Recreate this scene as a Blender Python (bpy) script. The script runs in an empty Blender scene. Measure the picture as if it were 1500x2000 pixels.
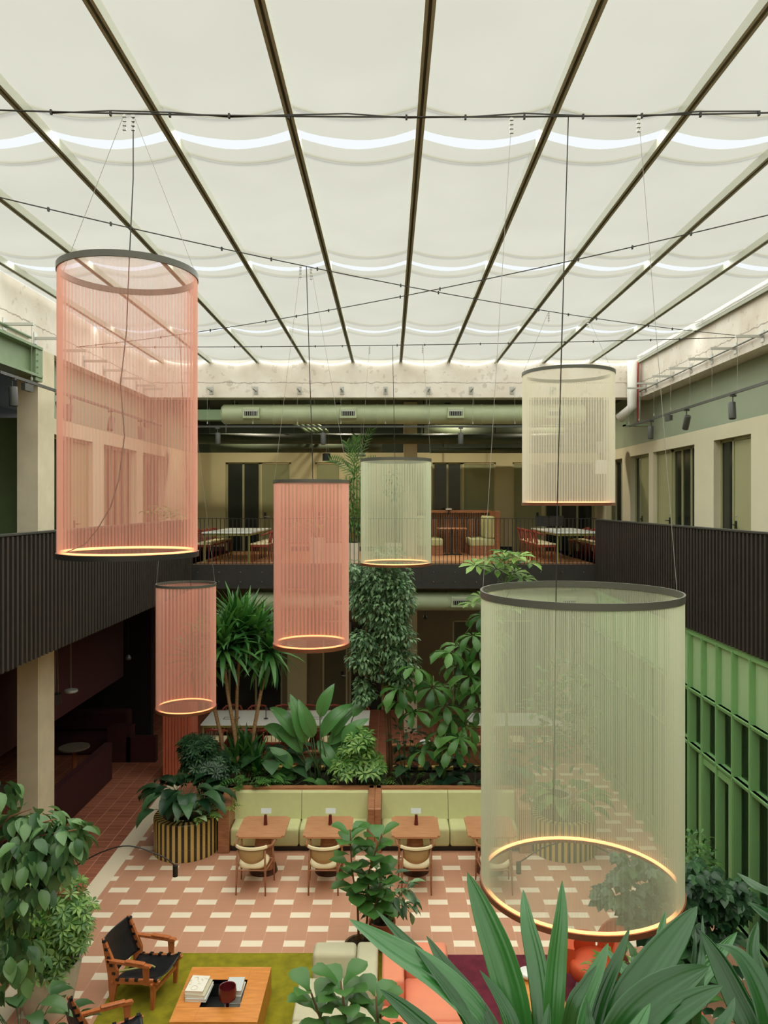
import bpy, bmesh, math, random
from mathutils import Vector, Matrix
R = math.radians
rnd = random.Random(7)
sc = bpy.context.scene
COL = sc.collection
PI = math.pi

# ------------------------------------------------ camera, world, sun, exposure
EYE = 6.22
cam = bpy.data.objects.new('camera', bpy.data.cameras.new('camera'))
COL.objects.link(cam)
cam.location = (0, 0, EYE)
cam.rotation_euler = (R(90), 0, 0)
cam.data.sensor_fit = 'VERTICAL'
cam.data.sensor_height = 36
cam.data.lens = 27.0
cam.data.shift_x = -10 / 2000
cam.data.shift_y = -18 / 2000
cam.data.clip_start = 0.05
cam.data.clip_end = 200
sc.camera = cam

world = bpy.data.worlds.new('sky')
sc.world = world
world.use_nodes = True
wb = world.node_tree.nodes['Background']
wb.inputs[0].default_value = (0.93, 0.98, 1.0, 1)
wb.inputs[1].default_value = 1.0

sun = bpy.data.objects.new('overcast_sun', bpy.data.lights.new('overcast_sun', 'SUN'))
COL.objects.link(sun)
sun.data.energy = 24
sun.data.angle = R(150)
sun.data.color = (1.0, 1.0, 0.94)
sun.rotation_euler = (R(-9), R(3), 0)

sc.view_settings.view_transform = 'Standard'
sc.view_settings.look = 'None'
sc.view_settings.exposure = 0.0
sc.view_settings.gamma = 1
sc.view_settings.use_curve_mapping = False
cy = sc.cycles
cy.use_denoising = True
cy.max_bounces = 7
cy.diffuse_bounces = 4
cy.glossy_bounces = 3
cy.transmission_bounces = 4
cy.transparent_max_bounces = 12
cy.sample_clamp_indirect = 4.0
cy.caustics_reflective = False
cy.caustics_refractive = False
cy.use_adaptive_sampling = True
cy.adaptive_threshold = 0.02

# ------------------------------------------------ helpers
def lin(c):
    return tuple(((x / 255) / 12.92 if x <= 10.3 else (((x / 255) + 0.055) / 1.055) ** 2.4) for x in c) + (1,)

def newmat(name):
    m = bpy.data.materials.new(name)
    m.use_nodes = True
    nt = m.node_tree
    return m, nt, nt.nodes['Principled BSDF'], nt.nodes['Material Output']

def mat(name, c, rough=0.6, metal=0.0, var=0.0, scale=6.0, c2=None, bump=0.0, bscale=40.0, stretch=None, spec=None, emit=None, coat=0):
    m, nt, b, out = newmat(name)
    b.inputs['Roughness'].default_value = rough
    b.inputs['Metallic'].default_value = metal
    if spec is not None:
        b.inputs['Specular IOR Level'].default_value = spec
    if coat:
        b.inputs['Coat Weight'].default_value = coat
    if emit:
        b.inputs['Emission Color'].default_value = lin(emit[0])
        b.inputs['Emission Strength'].default_value = emit[1]
    base = lin(c)
    b.inputs['Base Color'].default_value = base
    if var > 0 or c2 or bump:
        tc = nt.nodes.new('ShaderNodeTexCoord')
        mp = nt.nodes.new('ShaderNodeMapping')
        nt.links.new(tc.outputs['Object'], mp.inputs[0])
        if stretch:
            mp.inputs['Scale'].default_value = stretch
        if var > 0 or c2:
            n = nt.nodes.new('ShaderNodeTexNoise')
            n.inputs['Scale'].default_value = scale
            n.inputs['Detail'].default_value = 5
            nt.links.new(mp.outputs[0], n.inputs['Vector'])
            r = nt.nodes.new('ShaderNodeValToRGB')
            r.color_ramp.elements[0].position = 0.3
            r.color_ramp.elements[1].position = 0.7
            lo = lin(c2) if c2 else tuple(x * (1 - var) for x in base[:3]) + (1,)
            r.color_ramp.elements[0].color = lo
            r.color_ramp.elements[1].color = base if c2 else tuple(min(1, x * (1 + var)) for x in base[:3]) + (1,)
            nt.links.new(n.outputs['Fac'], r.inputs[0])
            nt.links.new(r.outputs[0], b.inputs['Base Color'])
        if bump:
            n2 = nt.nodes.new('ShaderNodeTexNoise')
            n2.inputs['Scale'].default_value = bscale
            nt.links.new(mp.outputs[0], n2.inputs['Vector'])
            bp = nt.nodes.new('ShaderNodeBump')
            bp.inputs['Strength'].default_value = bump
            bp.inputs['Distance'].default_value = 0.01
            nt.links.new(n2.outputs['Fac'], bp.inputs['Height'])
            nt.links.new(bp.outputs[0], b.inputs['Normal'])
    return m

class G:
    """tiny expression builder for material maths"""
    def __init__(s, nt): s.nt = nt
    def m(s, op, a, b=None, c=None):
        n = s.nt.nodes.new('ShaderNodeMath'); n.operation = op
        for i, v in enumerate((a, b, c)):
            if v is None: continue
            if isinstance(v, (int, float)): n.inputs[i].default_value = v
            else: s.nt.links.new(v, n.inputs[i])
        return n.outputs[0]
    def mix(s, f, a, b):
        n = s.nt.nodes.new('ShaderNodeMix'); n.data_type = 'RGBA'
        for k, v in ((0, f), (6, a), (7, b)):
            if isinstance(v, (int, float)): n.inputs[k].default_value = v
            elif isinstance(v, tuple): n.inputs[k].default_value = v
            else: s.nt.links.new(v, n.inputs[k])
        return n.outputs[2]

def leafmat(name, dark, light, rough=0.38, trans=0.25, vein=False, spec=0.5):
    m, nt, b, out = newmat(name)
    g = nt.nodes.new('ShaderNodeNewGeometry')
    r = nt.nodes.new('ShaderNodeValToRGB')
    r.color_ramp.elements[0].color = lin(dark)
    r.color_ramp.elements[1].color = lin(light)
    nt.links.new(g.outputs['Random Per Island'], r.inputs[0])
    b.inputs['Roughness'].default_value = rough
    b.inputs['Specular IOR Level'].default_value = spec
    nt.links.new(r.outputs[0], b.inputs['Base Color'])
    t = nt.nodes.new('ShaderNodeBsdfTranslucent')
    hs = nt.nodes.new('ShaderNodeHueSaturation')
    hs.inputs['Value'].default_value = 1.4
    hs.inputs['Saturation'].default_value = 1.1
    hs.inputs['Hue'].default_value = 0.48
    nt.links.new(r.outputs[0], hs.inputs['Color'])
    nt.links.new(hs.outputs[0], t.inputs[0])
    mx = nt.nodes.new('ShaderNodeMixShader')
    mx.inputs[0].default_value = trans
    nt.links.new(b.outputs[0], mx.inputs[1])
    nt.links.new(t.outputs[0], mx.inputs[2])
    nt.links.new(mx.outputs[0], out.inputs[0])
    return m

class MB:
    def __init__(s):
        s.v = []; s.f = []
    def add(s, vs, fs):
        o = len(s.v); s.v += [tuple(p) for p in vs]; s.f += [tuple(i + o for i in f) for f in fs]
        return s
    def box(s, x0, y0, z0, x1, y1, z1, M=None):
        vs = [(x, y, z) for z in (z0, z1) for y in (y0, y1) for x in (x0, x1)]
        if M: vs = [tuple(M @ Vector(p)) for p in vs]
        return s.add(vs, [(0, 2, 3, 1), (4, 5, 7, 6), (0, 1, 5, 4), (2, 6, 7, 3), (0, 4, 6, 2), (1, 3, 7, 5)])
    def prism(s, poly, lo, hi, axis='x'):
        n = len(poly)
        def p(a, q):
            return (a, q[0], q[1]) if axis == 'x' else ((q[0], a, q[1]) if axis == 'y' else (q[0], q[1], a))
        vs = [p(lo, q) for q in poly] + [p(hi, q) for q in poly]
        fs = [tuple(range(n - 1, -1, -1)), tuple(range(n, 2 * n))] + [(i, (i + 1) % n, n + (i + 1) % n, n + i) for i in range(n)]
        return s.add(vs, fs)
    def tube(s, pts, r, n=6, closed=False, cap=True):
        pts = [Vector(p) for p in pts]
        N = len(pts)
        rs = r if isinstance(r, (list, tuple)) else [r] * N
        vs = []; prev = None
        for i in range(N):
            if closed: t = pts[(i + 1) % N] - pts[i - 1]
            else: t = pts[min(i + 1, N - 1)] - pts[max(i - 1, 0)]
            t.normalize()
            if prev is None:
                a = Vector((0, 0, 1)) if abs(t.z) < 0.9 else Vector((1, 0, 0))
                u = t.cross(a).normalized()
            else:
                u = (prev - t * prev.dot(t)).normalized()
            prev = u; w = t.cross(u)
            for k in range(n):
                a = 2 * PI * (k + .5) / n
                vs.append(pts[i] + (u * math.cos(a) + w * math.sin(a)) * rs[i])
        fs = []
        for i in range(N if closed else N - 1):
            j = (i + 1) % N
            for k in range(n):
                fs.append((i * n + k, i * n + (k + 1) % n, j * n + (k + 1) % n, j * n + k))
        if cap and not closed:
            fs.append(tuple(range(n - 1, -1, -1))); fs.append(tuple((N - 1) * n + k for k in range(n)))
        return s.add(vs, fs)
    def lathe(s, prof, c=(0, 0, 0), n=24, closed=False):
        m = len(prof); vs = []; fs = []
        for k in range(n):
            a = 2 * PI * k / n
            for (r, z) in prof:
                vs.append((c[0] + r * math.cos(a), c[1] + r * math.sin(a), c[2] + z))
        for k in range(n):
            k2 = (k + 1) % n
            for i in range(m if closed else m - 1):
                j = (i + 1) % m
                fs.append((k * m + i, k2 * m + i, k2 * m + j, k * m + j))
        return s.add(vs, fs)
    def cyl(s, c, r, h, n=20, r2=None):
        r2 = r if r2 is None else r2
        return s.lathe([(0, 0), (r, 0), (r2, h), (0, h)], c, n)
    def rbox(s, x0, y0, z0, x1, y1, z1, b=0.03, seg=2, puff=0.0):
        bm = bmesh.new()
        bmesh.ops.create_cube(bm, size=1)
        for v in bm.verts:
            v.co = Vector(((x0 + x1) / 2 + v.co.x * (x1 - x0), (y0 + y1) / 2 + v.co.y * (y1 - y0), (z0 + z1) / 2 + v.co.z * (z1 - z0)))
        bmesh.ops.bevel(bm, geom=bm.edges[:] , offset=b, segments=seg, affect='EDGES', profile=0.5)
        bm.verts.index_update()
        s.add([v.co[:] for v in bm.verts], [tuple(v.index for v in f.verts) for f in bm.faces])
        bm.free()
        return s
    def leaf(s, base, d, up, L, W, droop=0.5, shape='ovate', seg=4, fold=0.18, wave=0.0):
        d = Vector(d).normalized(); up = Vector(up)
        side = d.cross(up)
        if side.length < 1e-3: side = d.cross(Vector((1, 0, 0.1)))
        side.normalize(); nrm = side.cross(d).normalized()
        p = Vector(base); vs = []; step = L / seg
        ph = rnd.random() * 6
        for i in range(seg + 1):
            t = i / seg
            if shape == 'lance': w = math.sin(PI * min(1, (t * 0.86 + 0.14)) ** 0.8) ** 0.8 if t < 1 else 0
            elif shape == 'blade': w = (0.25 + 0.75 * math.sin(PI * min(1, t * 1.05 + .0) ** 0.75)) if 0 < t < 1 else (0.25 if t == 0 else 0)
            elif shape == 'obovate': w = (math.sin(PI * t ** 1.5) ** 0.75) if 0 < t < 1 else (0.12 if t == 0 else 0.0)
            else: w = (math.sin(PI * t ** 0.72) ** 0.85) if 0 < t < 1 else (0.06 if t == 0 else 0)
            w *= W / 2
            off = nrm * (math.sin(t * 9 + ph) * wave * W)
            if w < 1e-5:
                vs.append(p.copy())
                kind = 1
            else:
                vs += [p - side * w + nrm * w * fold * 2 + off, p.copy(), p + side * w + nrm * w * fold * 2 - off]
            ang = -droop / seg
            M = Matrix.Rotation(ang, 3, side)
            p = p + d * step
            d = M @ d; nrm = M @ nrm
        fs = []
        n3 = len(vs)
        tip = (n3 % 3 == 1)
        rows = n3 // 3
        for i in range(rows - 1):
            a = i * 3
            fs += [(a, a + 1, a + 4, a + 3), (a + 1, a + 2, a + 5, a + 4)]
        if tip:
            a = (rows - 1) * 3
            fs += [(a, a + 1, n3 - 1), (a + 1, a + 2, n3 - 1)]
        s.add(vs, fs)
        return p
    def build(s, name, m, parent=None, smooth=False, loc=None):
        me = bpy.data.meshes.new(name)
        me.from_pydata(s.v, [], s.f)
        me.update()
        if smooth:
            me.polygons.foreach_set('use_smooth', [True] * len(me.polygons))
        o = bpy.data.objects.new(name, me)
        me.materials.append(m)
        COL.objects.link(o)
        if parent: o.parent = parent
        if loc: o.location = loc
        return o

def autosmooth(o, ang=35):
    me = o.data
    me.polygons.foreach_set('use_smooth', [True] * len(me.polygons))
    bm = bmesh.new(); bm.from_mesh(me)
    for e in bm.edges:
        if len(e.link_faces) == 2:
            if e.calc_face_angle(0) > R(ang): e.smooth = False
    bm.to_mesh(me); bm.free()
    return o

def tag(o, label=None, cat=None, group=None, kind=None):
    if label: o['label'] = label
    if cat: o['category'] = cat
    if group: o['group'] = group
    if kind: o['kind'] = kind
    return o
def empty(name, loc=(0, 0, 0), rz=0, label=None, cat=None, group=None, kind=None):
    o = bpy.data.objects.new(name, None)
    COL.objects.link(o); o.location = loc; o.rotation_euler = (0, 0, rz)
    o.empty_display_size = 0.1
    return tag(o, label, cat, group, kind)
def struct(name, mb, m, parent=None):
    o = mb.build(name, m, parent)
    if not parent: o['kind'] = 'structure'
    return o
def sgroup(name):
    return empty(name, kind='structure')
def copy_tree(o, parent=None):
    c = o.copy(); COL.objects.link(c); c.parent = parent
    for ch in list(o.children): copy_tree(ch, c)
    return c
def place(o, loc, rz, label=None, group=None, first=False):
    c = o if first else copy_tree(o)
    c.location = loc; c.rotation_euler = (0, 0, rz)
    if label: c['label'] = label
    if group: c['group'] = group
    return c
def P(px, py, D):
    """a point of the place measured at depth D metres"""
    return Vector(((px - 760) * D / 1500, D, EYE - (py - 982) * D / 1500))

ORD = ['first', 'second', 'third', 'fourth', 'fifth', 'sixth', 'seventh', 'eighth', 'ninth', 'tenth']
# ------------------------------------------------ materials
F2 = 4.77
M = {}
M['concrete'] = mat('concrete', (240, 235, 224), 0.85, var=0.0, c2=(218, 208, 192), scale=1.6, bump=0.35, bscale=9)
M['column'] = mat('painted_concrete', (222, 212, 184), 0.75, c2=(206, 196, 166), scale=2.5, bump=0.15, bscale=14)
M['cream'] = mat('cream_wall', (212, 206, 176), 0.8, var=0.03, scale=1.5)
M['sage'] = mat('sage_paint', (150, 162, 136), 0.7, var=0.04, scale=1.2)
M['sagedoor'] = mat('sage_door', (158, 158, 116), 0.6)
M['farwall'] = mat('far_wall', (196, 188, 146), 0.8, var=0.04, scale=1.0)
M['fardoor'] = mat('far_door', (140, 144, 104), 0.65)
M['darkgreen'] = mat('dark_green_ceiling', (46, 56, 42), 0.8)
M['steelgreen'] = mat('green_steel', (124, 146, 112), 0.55, var=0.05)
M['darkduct'] = mat('dark_green_pipe', (70, 80, 58), .6)
M['duct'] = mat('green_duct', (176, 188, 152), 0.45, var=0.06, scale=4, bump=0.1, bscale=6)
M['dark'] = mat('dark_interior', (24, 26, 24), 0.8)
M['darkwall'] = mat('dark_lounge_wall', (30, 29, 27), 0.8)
M['black'] = mat('black_metal', (30, 31, 28), 0.45)
M['charcoal'] = mat('charcoal_metal', (66, 68, 64), 0.4)
M['clad'] = mat('blackened_cladding', (52, 47, 41), 0.55, var=0.12, scale=3)
M['fascia'] = mat('blackened_fascia', (44, 42, 38), 0.6, var=0.1)
M['grey'] = mat('grey_metal', (150, 152, 145), 0.45, metal=0.3)
M['steel'] = mat('galvanised_steel', (190, 192, 186), 0.35, metal=0.5)
M['olive'] = mat('olive_rail', (158, 162, 140), 0.5)
M['olived'] = mat('dark_olive_groove', (88, 90, 74), 0.6)
M['white'] = mat('white_paint', (235, 235, 228), 0.6)
M['maroon'] = mat('maroon_paint', (66, 28, 30), 0.7, var=0.05)
M['rust'] = mat('rust_red_panel', (204, 108, 78), 0.55, var=0.08, scale=2)
M['green'] = mat('green_joinery', (126, 174, 112), 0.45, var=0.03, scale=2)
M['greenpanel'] = mat('green_panel', (158, 190, 140), 0.5, var=0.04, scale=1.5)
M['wood'] = mat('brown_wood', (176, 122, 84), 0.45, c2=(142, 92, 60), scale=5, stretch=(1, 8, 8))
M['woodtable'] = mat('table_wood', (198, 144, 102), 0.4, c2=(176, 122, 84), scale=4, stretch=(1, 7, 1))
M['oak'] = mat('orange_oak', (226, 150, 72), 0.4, c2=(204, 128, 56), scale=5, stretch=(1, 6, 1))
M['safari'] = mat('amber_wood', (200, 120, 68), 0.38, c2=(176, 98, 52), scale=6, stretch=(5, 5, 1))
M['redwood'] = mat('red_wood', (150, 66, 48), 0.4, var=0.12, scale=8)
M['leather'] = mat('black_leather', (26, 30, 32), 0.38, bump=0.2, bscale=30)
M['greenfab'] = mat('green_upholstery', (200, 202, 146), 0.9, var=0.03, scale=8, bump=0.25, bscale=220)
M['cream_pad'] = mat('cream_upholstery', (236, 222, 178), 0.85, bump=0.1, bscale=150)
M['beigefab'] = mat('beige_upholstery', (200, 194, 162), 0.95, var=0.04, scale=5, bump=0.25, bscale=160)
M['orangefab'] = mat('coral_upholstery', (234, 146, 112), 0.95, var=0.05, scale=3, bump=0.2, bscale=160)
M['orangeleather'] = mat('orange_upholstery', (204, 84, 44), 0.6, var=0.08, scale=3)
M['rug'] = mat('olive_rug', (150, 142, 20), 1.0, c2=(122, 116, 14), scale=7, bump=0.5, bscale=90)
M['rug2'] = mat('plum_rug', (112, 34, 52), 1.0, c2=(88, 22, 40), scale=7, bump=0.5, bscale=90)
M['soil'] = mat('soil', (52, 38, 28), 1.0, var=0.4, scale=40, bump=0.6, bscale=60)
M['stonepot'] = mat('pale_stone_pot', (214, 206, 184), 0.8, var=0.07, scale=7)
M['terracotta'] = mat('terracotta_pot', (178, 98, 66), 0.8, var=0.06)
M['basket'] = mat('woven_basket', (120, 96, 62), 0.9, c2=(60, 48, 34), scale=60, bump=0.5, bscale=90)
M['dred'] = mat('dark_red_glaze', (96, 28, 32), 0.25)
M['paper'] = mat('white_paper', (238, 232, 216), 0.7)
M['paperg'] = mat('grey_paper', (206, 212, 208), 0.7)
M['tablewhite'] = mat('pale_stone_top', (226, 228, 218), 0.35)
M['brass'] = mat('green_brass', (158, 158, 88), 0.4)
M['copper'] = mat('copper_wood', (160, 92, 58), 0.4)
M['trunk'] = mat('pale_bark', (176, 142, 100), 0.85, c2=(138, 104, 70), scale=12, stretch=(1, 1, 5), bump=0.3)
M['trunkb'] = mat('brown_bark', (128, 92, 62), 0.85, c2=(90, 62, 42), scale=10, stretch=(1, 1, .3), bump=0.3)
M['stem'] = mat('green_stem', (96, 128, 60), 0.6)
M['stemd'] = mat('dark_green_stem', (58, 84, 44), 0.6)
M['ringd'] = mat('lamp_ring_dark', (82, 84, 74), 0.45)
M['bronze'] = mat('lamp_ring_bronze', (120, 74, 50), 0.4, metal=0.3)
M['led'] = mat('led_strip', (255, 200, 140), 0.5, emit=((255, 158, 96), 3.6))
M['wire'] = mat('steel_wire', (150, 150, 140), 0.5)
M['cable'] = mat('black_cable', (44, 44, 40), 0.6)
M['pinkstring'] = mat('pink_string', (230, 172, 152), 0.7)
M['beigestring'] = mat('pale_string', (226, 222, 200), 0.7)
M['greenstring'] = mat('pale_green_string', (206, 214, 184), 0.7)

# leaves
M['lf_ficus'] = leafmat('ficus_leaf', (44, 84, 50), (142, 178, 130))
M['lf_mid'] = leafmat('mid_leaf', (38, 88, 36), (104, 154, 76))
M['lf_bright'] = leafmat('bright_leaf', (52, 108, 38), (144, 182, 92))
M['lf_dark'] = leafmat('dark_leaf', (20, 54, 32), (74, 114, 72))
M['lf_yucca'] = leafmat('yucca_leaf', (28, 84, 34), (92, 146, 74))
M['lf_banana'] = leafmat('banana_leaf', (44, 100, 48), (112, 168, 96), 0.27)
M['lf_blade'] = leafmat('blade_leaf', (10, 54, 12), (24, 78, 22), 0.32, 0.12, spec=.4)
M['lf_blade2'] = leafmat('blade_leaf_pale', (28, 84, 34), (50, 106, 44), 0.28, 0.12, spec=.5)
M['lf_variegated'] = leafmat('variegated_leaf', (96, 134, 92), (158, 184, 140))
M['lf_rubber'] = leafmat('rubber_leaf', (44, 84, 48), (112, 150, 92))
M['lf_fiddle'] = leafmat('fiddle_leaf', (30, 86, 36), (92, 142, 70), 0.35)

def cloth_mat():
    m, nt, b, out = newmat('shade_cloth')
    tr = nt.nodes.new('ShaderNodeBsdfTransparent'); tr.inputs[0].default_value = (1, 1, 1, 1)
    tl = nt.nodes.new('ShaderNodeBsdfTranslucent')
    n = nt.nodes.new('ShaderNodeTexNoise'); n.inputs['Scale'].default_value = 0.8; n.inputs['Detail'].default_value = 3
    tc = nt.nodes.new('ShaderNodeTexCoord'); nt.links.new(tc.outputs['Object'], n.inputs['Vector'])
    r = nt.nodes.new('ShaderNodeValToRGB')
    r.color_ramp.elements[0].position = .35; r.color_ramp.elements[1].position = .7
    r.color_ramp.elements[0].color = (0.096, 0.0945, 0.078, 1); r.color_ramp.elements[1].color = (0.106, 0.1045, 0.086, 1)
    nt.links.new(n.outputs['Fac'], r.inputs[0]); nt.links.new(r.outputs[0], tl.inputs[0])
    df = nt.nodes.new('ShaderNodeBsdfDiffuse'); df.inputs[0].default_value = (0.45, 0.44, 0.38, 1)
    add = nt.nodes.new('ShaderNodeMixShader'); add.inputs[0].default_value = 0.25
    nt.links.new(tl.outputs[0], add.inputs[1]); nt.links.new(df.outputs[0], add.inputs[2])
    mx = nt.nodes.new('ShaderNodeMixShader'); mx.inputs[0].default_value = 0.78
    nt.links.new(tr.outputs[0], mx.inputs[1]); nt.links.new(add.outputs[0], mx.inputs[2])
    nt.links.new(mx.outputs[0], out.inputs[0])
    return m
M['cloth'] = cloth_mat()
M['shadow_line'] = mat('shadow_line_tube', (120, 118, 98), 0.7)

def glass_mat(name, tint, gloss=0.25):
    m, nt, b, out = newmat(name)
    tr = nt.nodes.new('ShaderNodeBsdfTransparent'); tr.inputs[0].default_value = tint + (1,)
    gl = nt.nodes.new('ShaderNodeBsdfGlossy'); gl.inputs['Roughness'].default_value = 0.03
    fr = nt.nodes.new('ShaderNodeFresnel'); fr.inputs[0].default_value = 1.5
    ma = nt.nodes.new('ShaderNodeMath'); ma.operation = 'ADD'; ma.inputs[1].default_value = gloss * .2
    nt.links.new(fr.outputs[0], ma.inputs[0])
    mx = nt.nodes.new('ShaderNodeMixShader')
    nt.links.new(ma.outputs[0], mx.inputs[0]); nt.links.new(tr.outputs[0], mx.inputs[1]); nt.links.new(gl.outputs[0], mx.inputs[2])
    nt.links.new(mx.outputs[0], out.inputs[0])
    return m
M['glass'] = glass_mat('clear_glass', (0.72, 0.78, 0.72))
M['glassd'] = mat('dark_glass', (30, 36, 30), 0.12)

def floor_mat():
    m, nt, b, out = newmat('tile_floor')
    g = G(nt)
    tc = nt.nodes.new('ShaderNodeTexCoord')
    sp = nt.nodes.new('ShaderNodeSeparateXYZ'); nt.links.new(tc.outputs['Object'], sp.inputs[0])
    X, Y = sp.outputs[0], sp.outputs[1]
    u = g.m('DIVIDE', g.m('ADD', X, 2.69), 0.3)
    colf = g.m('FLOOR', u); uf = g.m('FRACT', u)
    p = g.m('SUBTRACT', g.m('DIVIDE', g.m('SUBTRACT', Y, 10.912), 0.75), g.m('MULTIPLY', colf, 0.5))
    f = g.m('FRACT', g.m('ADD', p, 100.0))
    cream = g.m('GREATER_THAN', f, 0.8)
    seam_u = g.m('LESS_THAN', uf, 0.02)
    seam_f = g.m('LESS_THAN', g.m('ABSOLUTE', g.m('SUBTRACT', f, 0.4)), 0.004)
    nz = nt.nodes.new('ShaderNodeTexNoise'); nz.inputs['Scale'].default_value = 1.3; nz.inputs['Detail'].default_value = 6
    nt.links.new(tc.outputs['Object'], nz.inputs['Vector'])
    terr = g.mix(nz.outputs['Fac'], lin((204, 154, 124)), lin((194, 140, 110)))
    c1 = g.mix(cream, terr, lin((246, 232, 204)))
    c1 = g.mix(g.m('MULTIPLY', g.m('MULTIPLY', seam_u, g.m('SUBTRACT', 1.0, cream)), 0.6), c1, lin((226, 186, 150)))
    c1 = g.mix(g.m('MULTIPLY', seam_f, 0.25), c1, lin((226, 186, 150)))
    # aisle tiles
    au = g.m('FRACT', g.m('DIVIDE', X, 0.3)); av = g.m('FRACT', g.m('DIVIDE', Y, 0.15))
    gr = g.m('MAXIMUM', g.m('LESS_THAN', au, 0.035), g.m('MULTIPLY', g.m('LESS_THAN', av, 0.08), 0.5))
    wn = nt.nodes.new('ShaderNodeTexWhiteNoise'); cb = nt.nodes.new('ShaderNodeCombineXYZ')
    nt.links.new(g.m('FLOOR', g.m('DIVIDE', X, 0.3)), cb.inputs[0]); nt.links.new(g.m('FLOOR', g.m('DIVIDE', Y, 0.15)), cb.inputs[1])
    nt.links.new(cb.outputs[0], wn.inputs['Vector'])
    aisle = g.mix(wn.outputs['Value'], lin((148, 88, 66)), lin((168, 104, 78)))
    aisle = g.mix(gr, aisle, lin((216, 160, 128)))
    left = g.m('MAXIMUM', g.m('MAXIMUM', g.m('LESS_THAN', X, -4.885), g.m('GREATER_THAN', Y, 18.3)), g.m('MULTIPLY', g.m('GREATER_THAN', Y, 16.2), g.m('LESS_THAN', X, 2.9)))
    stripe = g.m('MULTIPLY', g.m('GREATER_THAN', X, -4.885), g.m('LESS_THAN', X, -4.59))
    c = g.mix(left, c1, aisle)
    c = g.mix(stripe, c, lin((238, 224, 194)))
    nt.links.new(c, b.inputs['Base Color'])
    b.inputs['Roughness'].default_value = 0.55
    return m
M['floor'] = floor_mat()

def wood_floor():
    m, nt, b, out = newmat('parquet')
    g = G(nt)
    tc = nt.nodes.new('ShaderNodeTexCoord')
    w = nt.nodes.new('ShaderNodeTexBrick')
    w.inputs['Scale'].default_value = 4; w.inputs['Color1'].default_value = lin((214, 164, 116)); w.inputs['Color2'].default_value = lin((184, 130, 88))
    w.inputs['Mortar'].default_value = lin((140, 96, 64)); w.inputs['Mortar Size'].default_value = 0.01
    nt.links.new(tc.outputs['Object'], w.inputs['Vector'])
    nt.links.new(w.outputs['Color'], b.inputs['Base Color'])
    b.inputs['Roughness'].default_value = 0.5
    return m
M['parquet'] = wood_floor()

def stripe_mat(name, n, ca, cb, duty=0.5):
    m, nt, b, out = newmat(name)
    g = G(nt)
    tc = nt.nodes.new('ShaderNodeTexCoord')
    sp = nt.nodes.new('ShaderNodeSeparateXYZ'); nt.links.new(tc.outputs['Object'], sp.inputs[0])
    a = g.m('ARCTAN2', sp.outputs[1], sp.outputs[0])
    f = g.m('FRACT', g.m('ADD', g.m('MULTIPLY', a, n / (2 * PI)), 50.0))
    k = g.m('GREATER_THAN', f, duty)
    zf = g.m('FRACT', g.m('DIVIDE', sp.outputs[2], 0.21))
    ln = g.m('MULTIPLY', g.m('LESS_THAN', zf, 0.03), 0.5)
    nz = nt.nodes.new('ShaderNodeTexNoise'); nz.inputs['Scale'].default_value = 5
    nt.links.new(tc.outputs['Object'], nz.inputs['Vector'])
    y = g.mix(nz.outputs['Fac'], lin(ca), tuple(x * .8 for x in lin(ca)[:3]) + (1,))
    c = g.mix(k, lin(cb), y)
    c = g.mix(ln, c, lin((120, 108, 80)))
    nt.links.new(c, b.inputs['Base Color'])
    b.inputs['Roughness'].default_value = 0.3
    return m
M['stripes'] = stripe_mat('striped_tiles', 34, (206, 178, 98), (48, 38, 34), 0.48)

def concrete_detail():
    m = M['concrete']; nt = m.node_tree; b = nt.nodes['Principled BSDF']
    tc = nt.nodes.new('ShaderNodeTexCoord')
    g = G(nt)
    base = b.inputs['Base Color'].links[0].from_socket
    # board joint line, patches and rust marks cast in the concrete
    v = nt.nodes.new('ShaderNodeTexVoronoi'); v.inputs['Scale'].default_value = 1.1
    nt.links.new(tc.outputs['Object'], v.inputs['Vector'])
    spot = g.m('LESS_THAN', v.outputs['Distance'], 0.085)
    n = nt.nodes.new('ShaderNodeTexNoise'); n.inputs['Scale'].default_value = 7; n.inputs['Detail'].default_value = 8
    nt.links.new(tc.outputs['Object'], n.inputs['Vector'])
    rough = g.m('GREATER_THAN', n.outputs['Fac'], 0.63)
    c = g.mix(g.m('MULTIPLY', spot, 0.35), base, lin((150, 138, 118)))
    c = g.mix(g.m('MULTIPLY', rough, 0.28), c, lin((160, 146, 124)))
    sp = nt.nodes.new('ShaderNodeSeparateXYZ'); nt.links.new(tc.outputs['Object'], sp.inputs[0])
    zz = g.m('ADD', sp.outputs[2], g.m('MULTIPLY', g.m('SUBTRACT', n.outputs['Fac'], 0.5), 0.09))
    line = g.m('LESS_THAN', g.m('ABSOLUTE', g.m('SUBTRACT', zz, 9.02)), 0.010)
    c = g.mix(g.m('MULTIPLY', line, 0.6), c, lin((120, 108, 92)))
    nt.links.new(c, b.inputs['Base Color'])
concrete_detail()

# ------------------------------------------------ shell of the building
XL, XR = -5.58, 5.86        # faces of the concrete ring beams
ZB, ZT = 8.68, 9.55
YF = 17.93                  # far edge of the void
YN = -4.5
struct('floor', MB().box(-11, YN, -0.1, 10.5, 23.3, 0), M['floor'])
# concrete ring beams
struct('wall_left_beam', MB().box(XL - .45, YN, ZB, XL, YF + .45, ZT), M['concrete'])
struct('wall_right_beam', MB().box(XR, YN, ZB, XR + .45, YF + .45, ZT), M['concrete'])
struct('wall_far_beam', MB().box(XL, YF, ZB, XR, YF + .45, ZT), M['concrete'])
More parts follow.
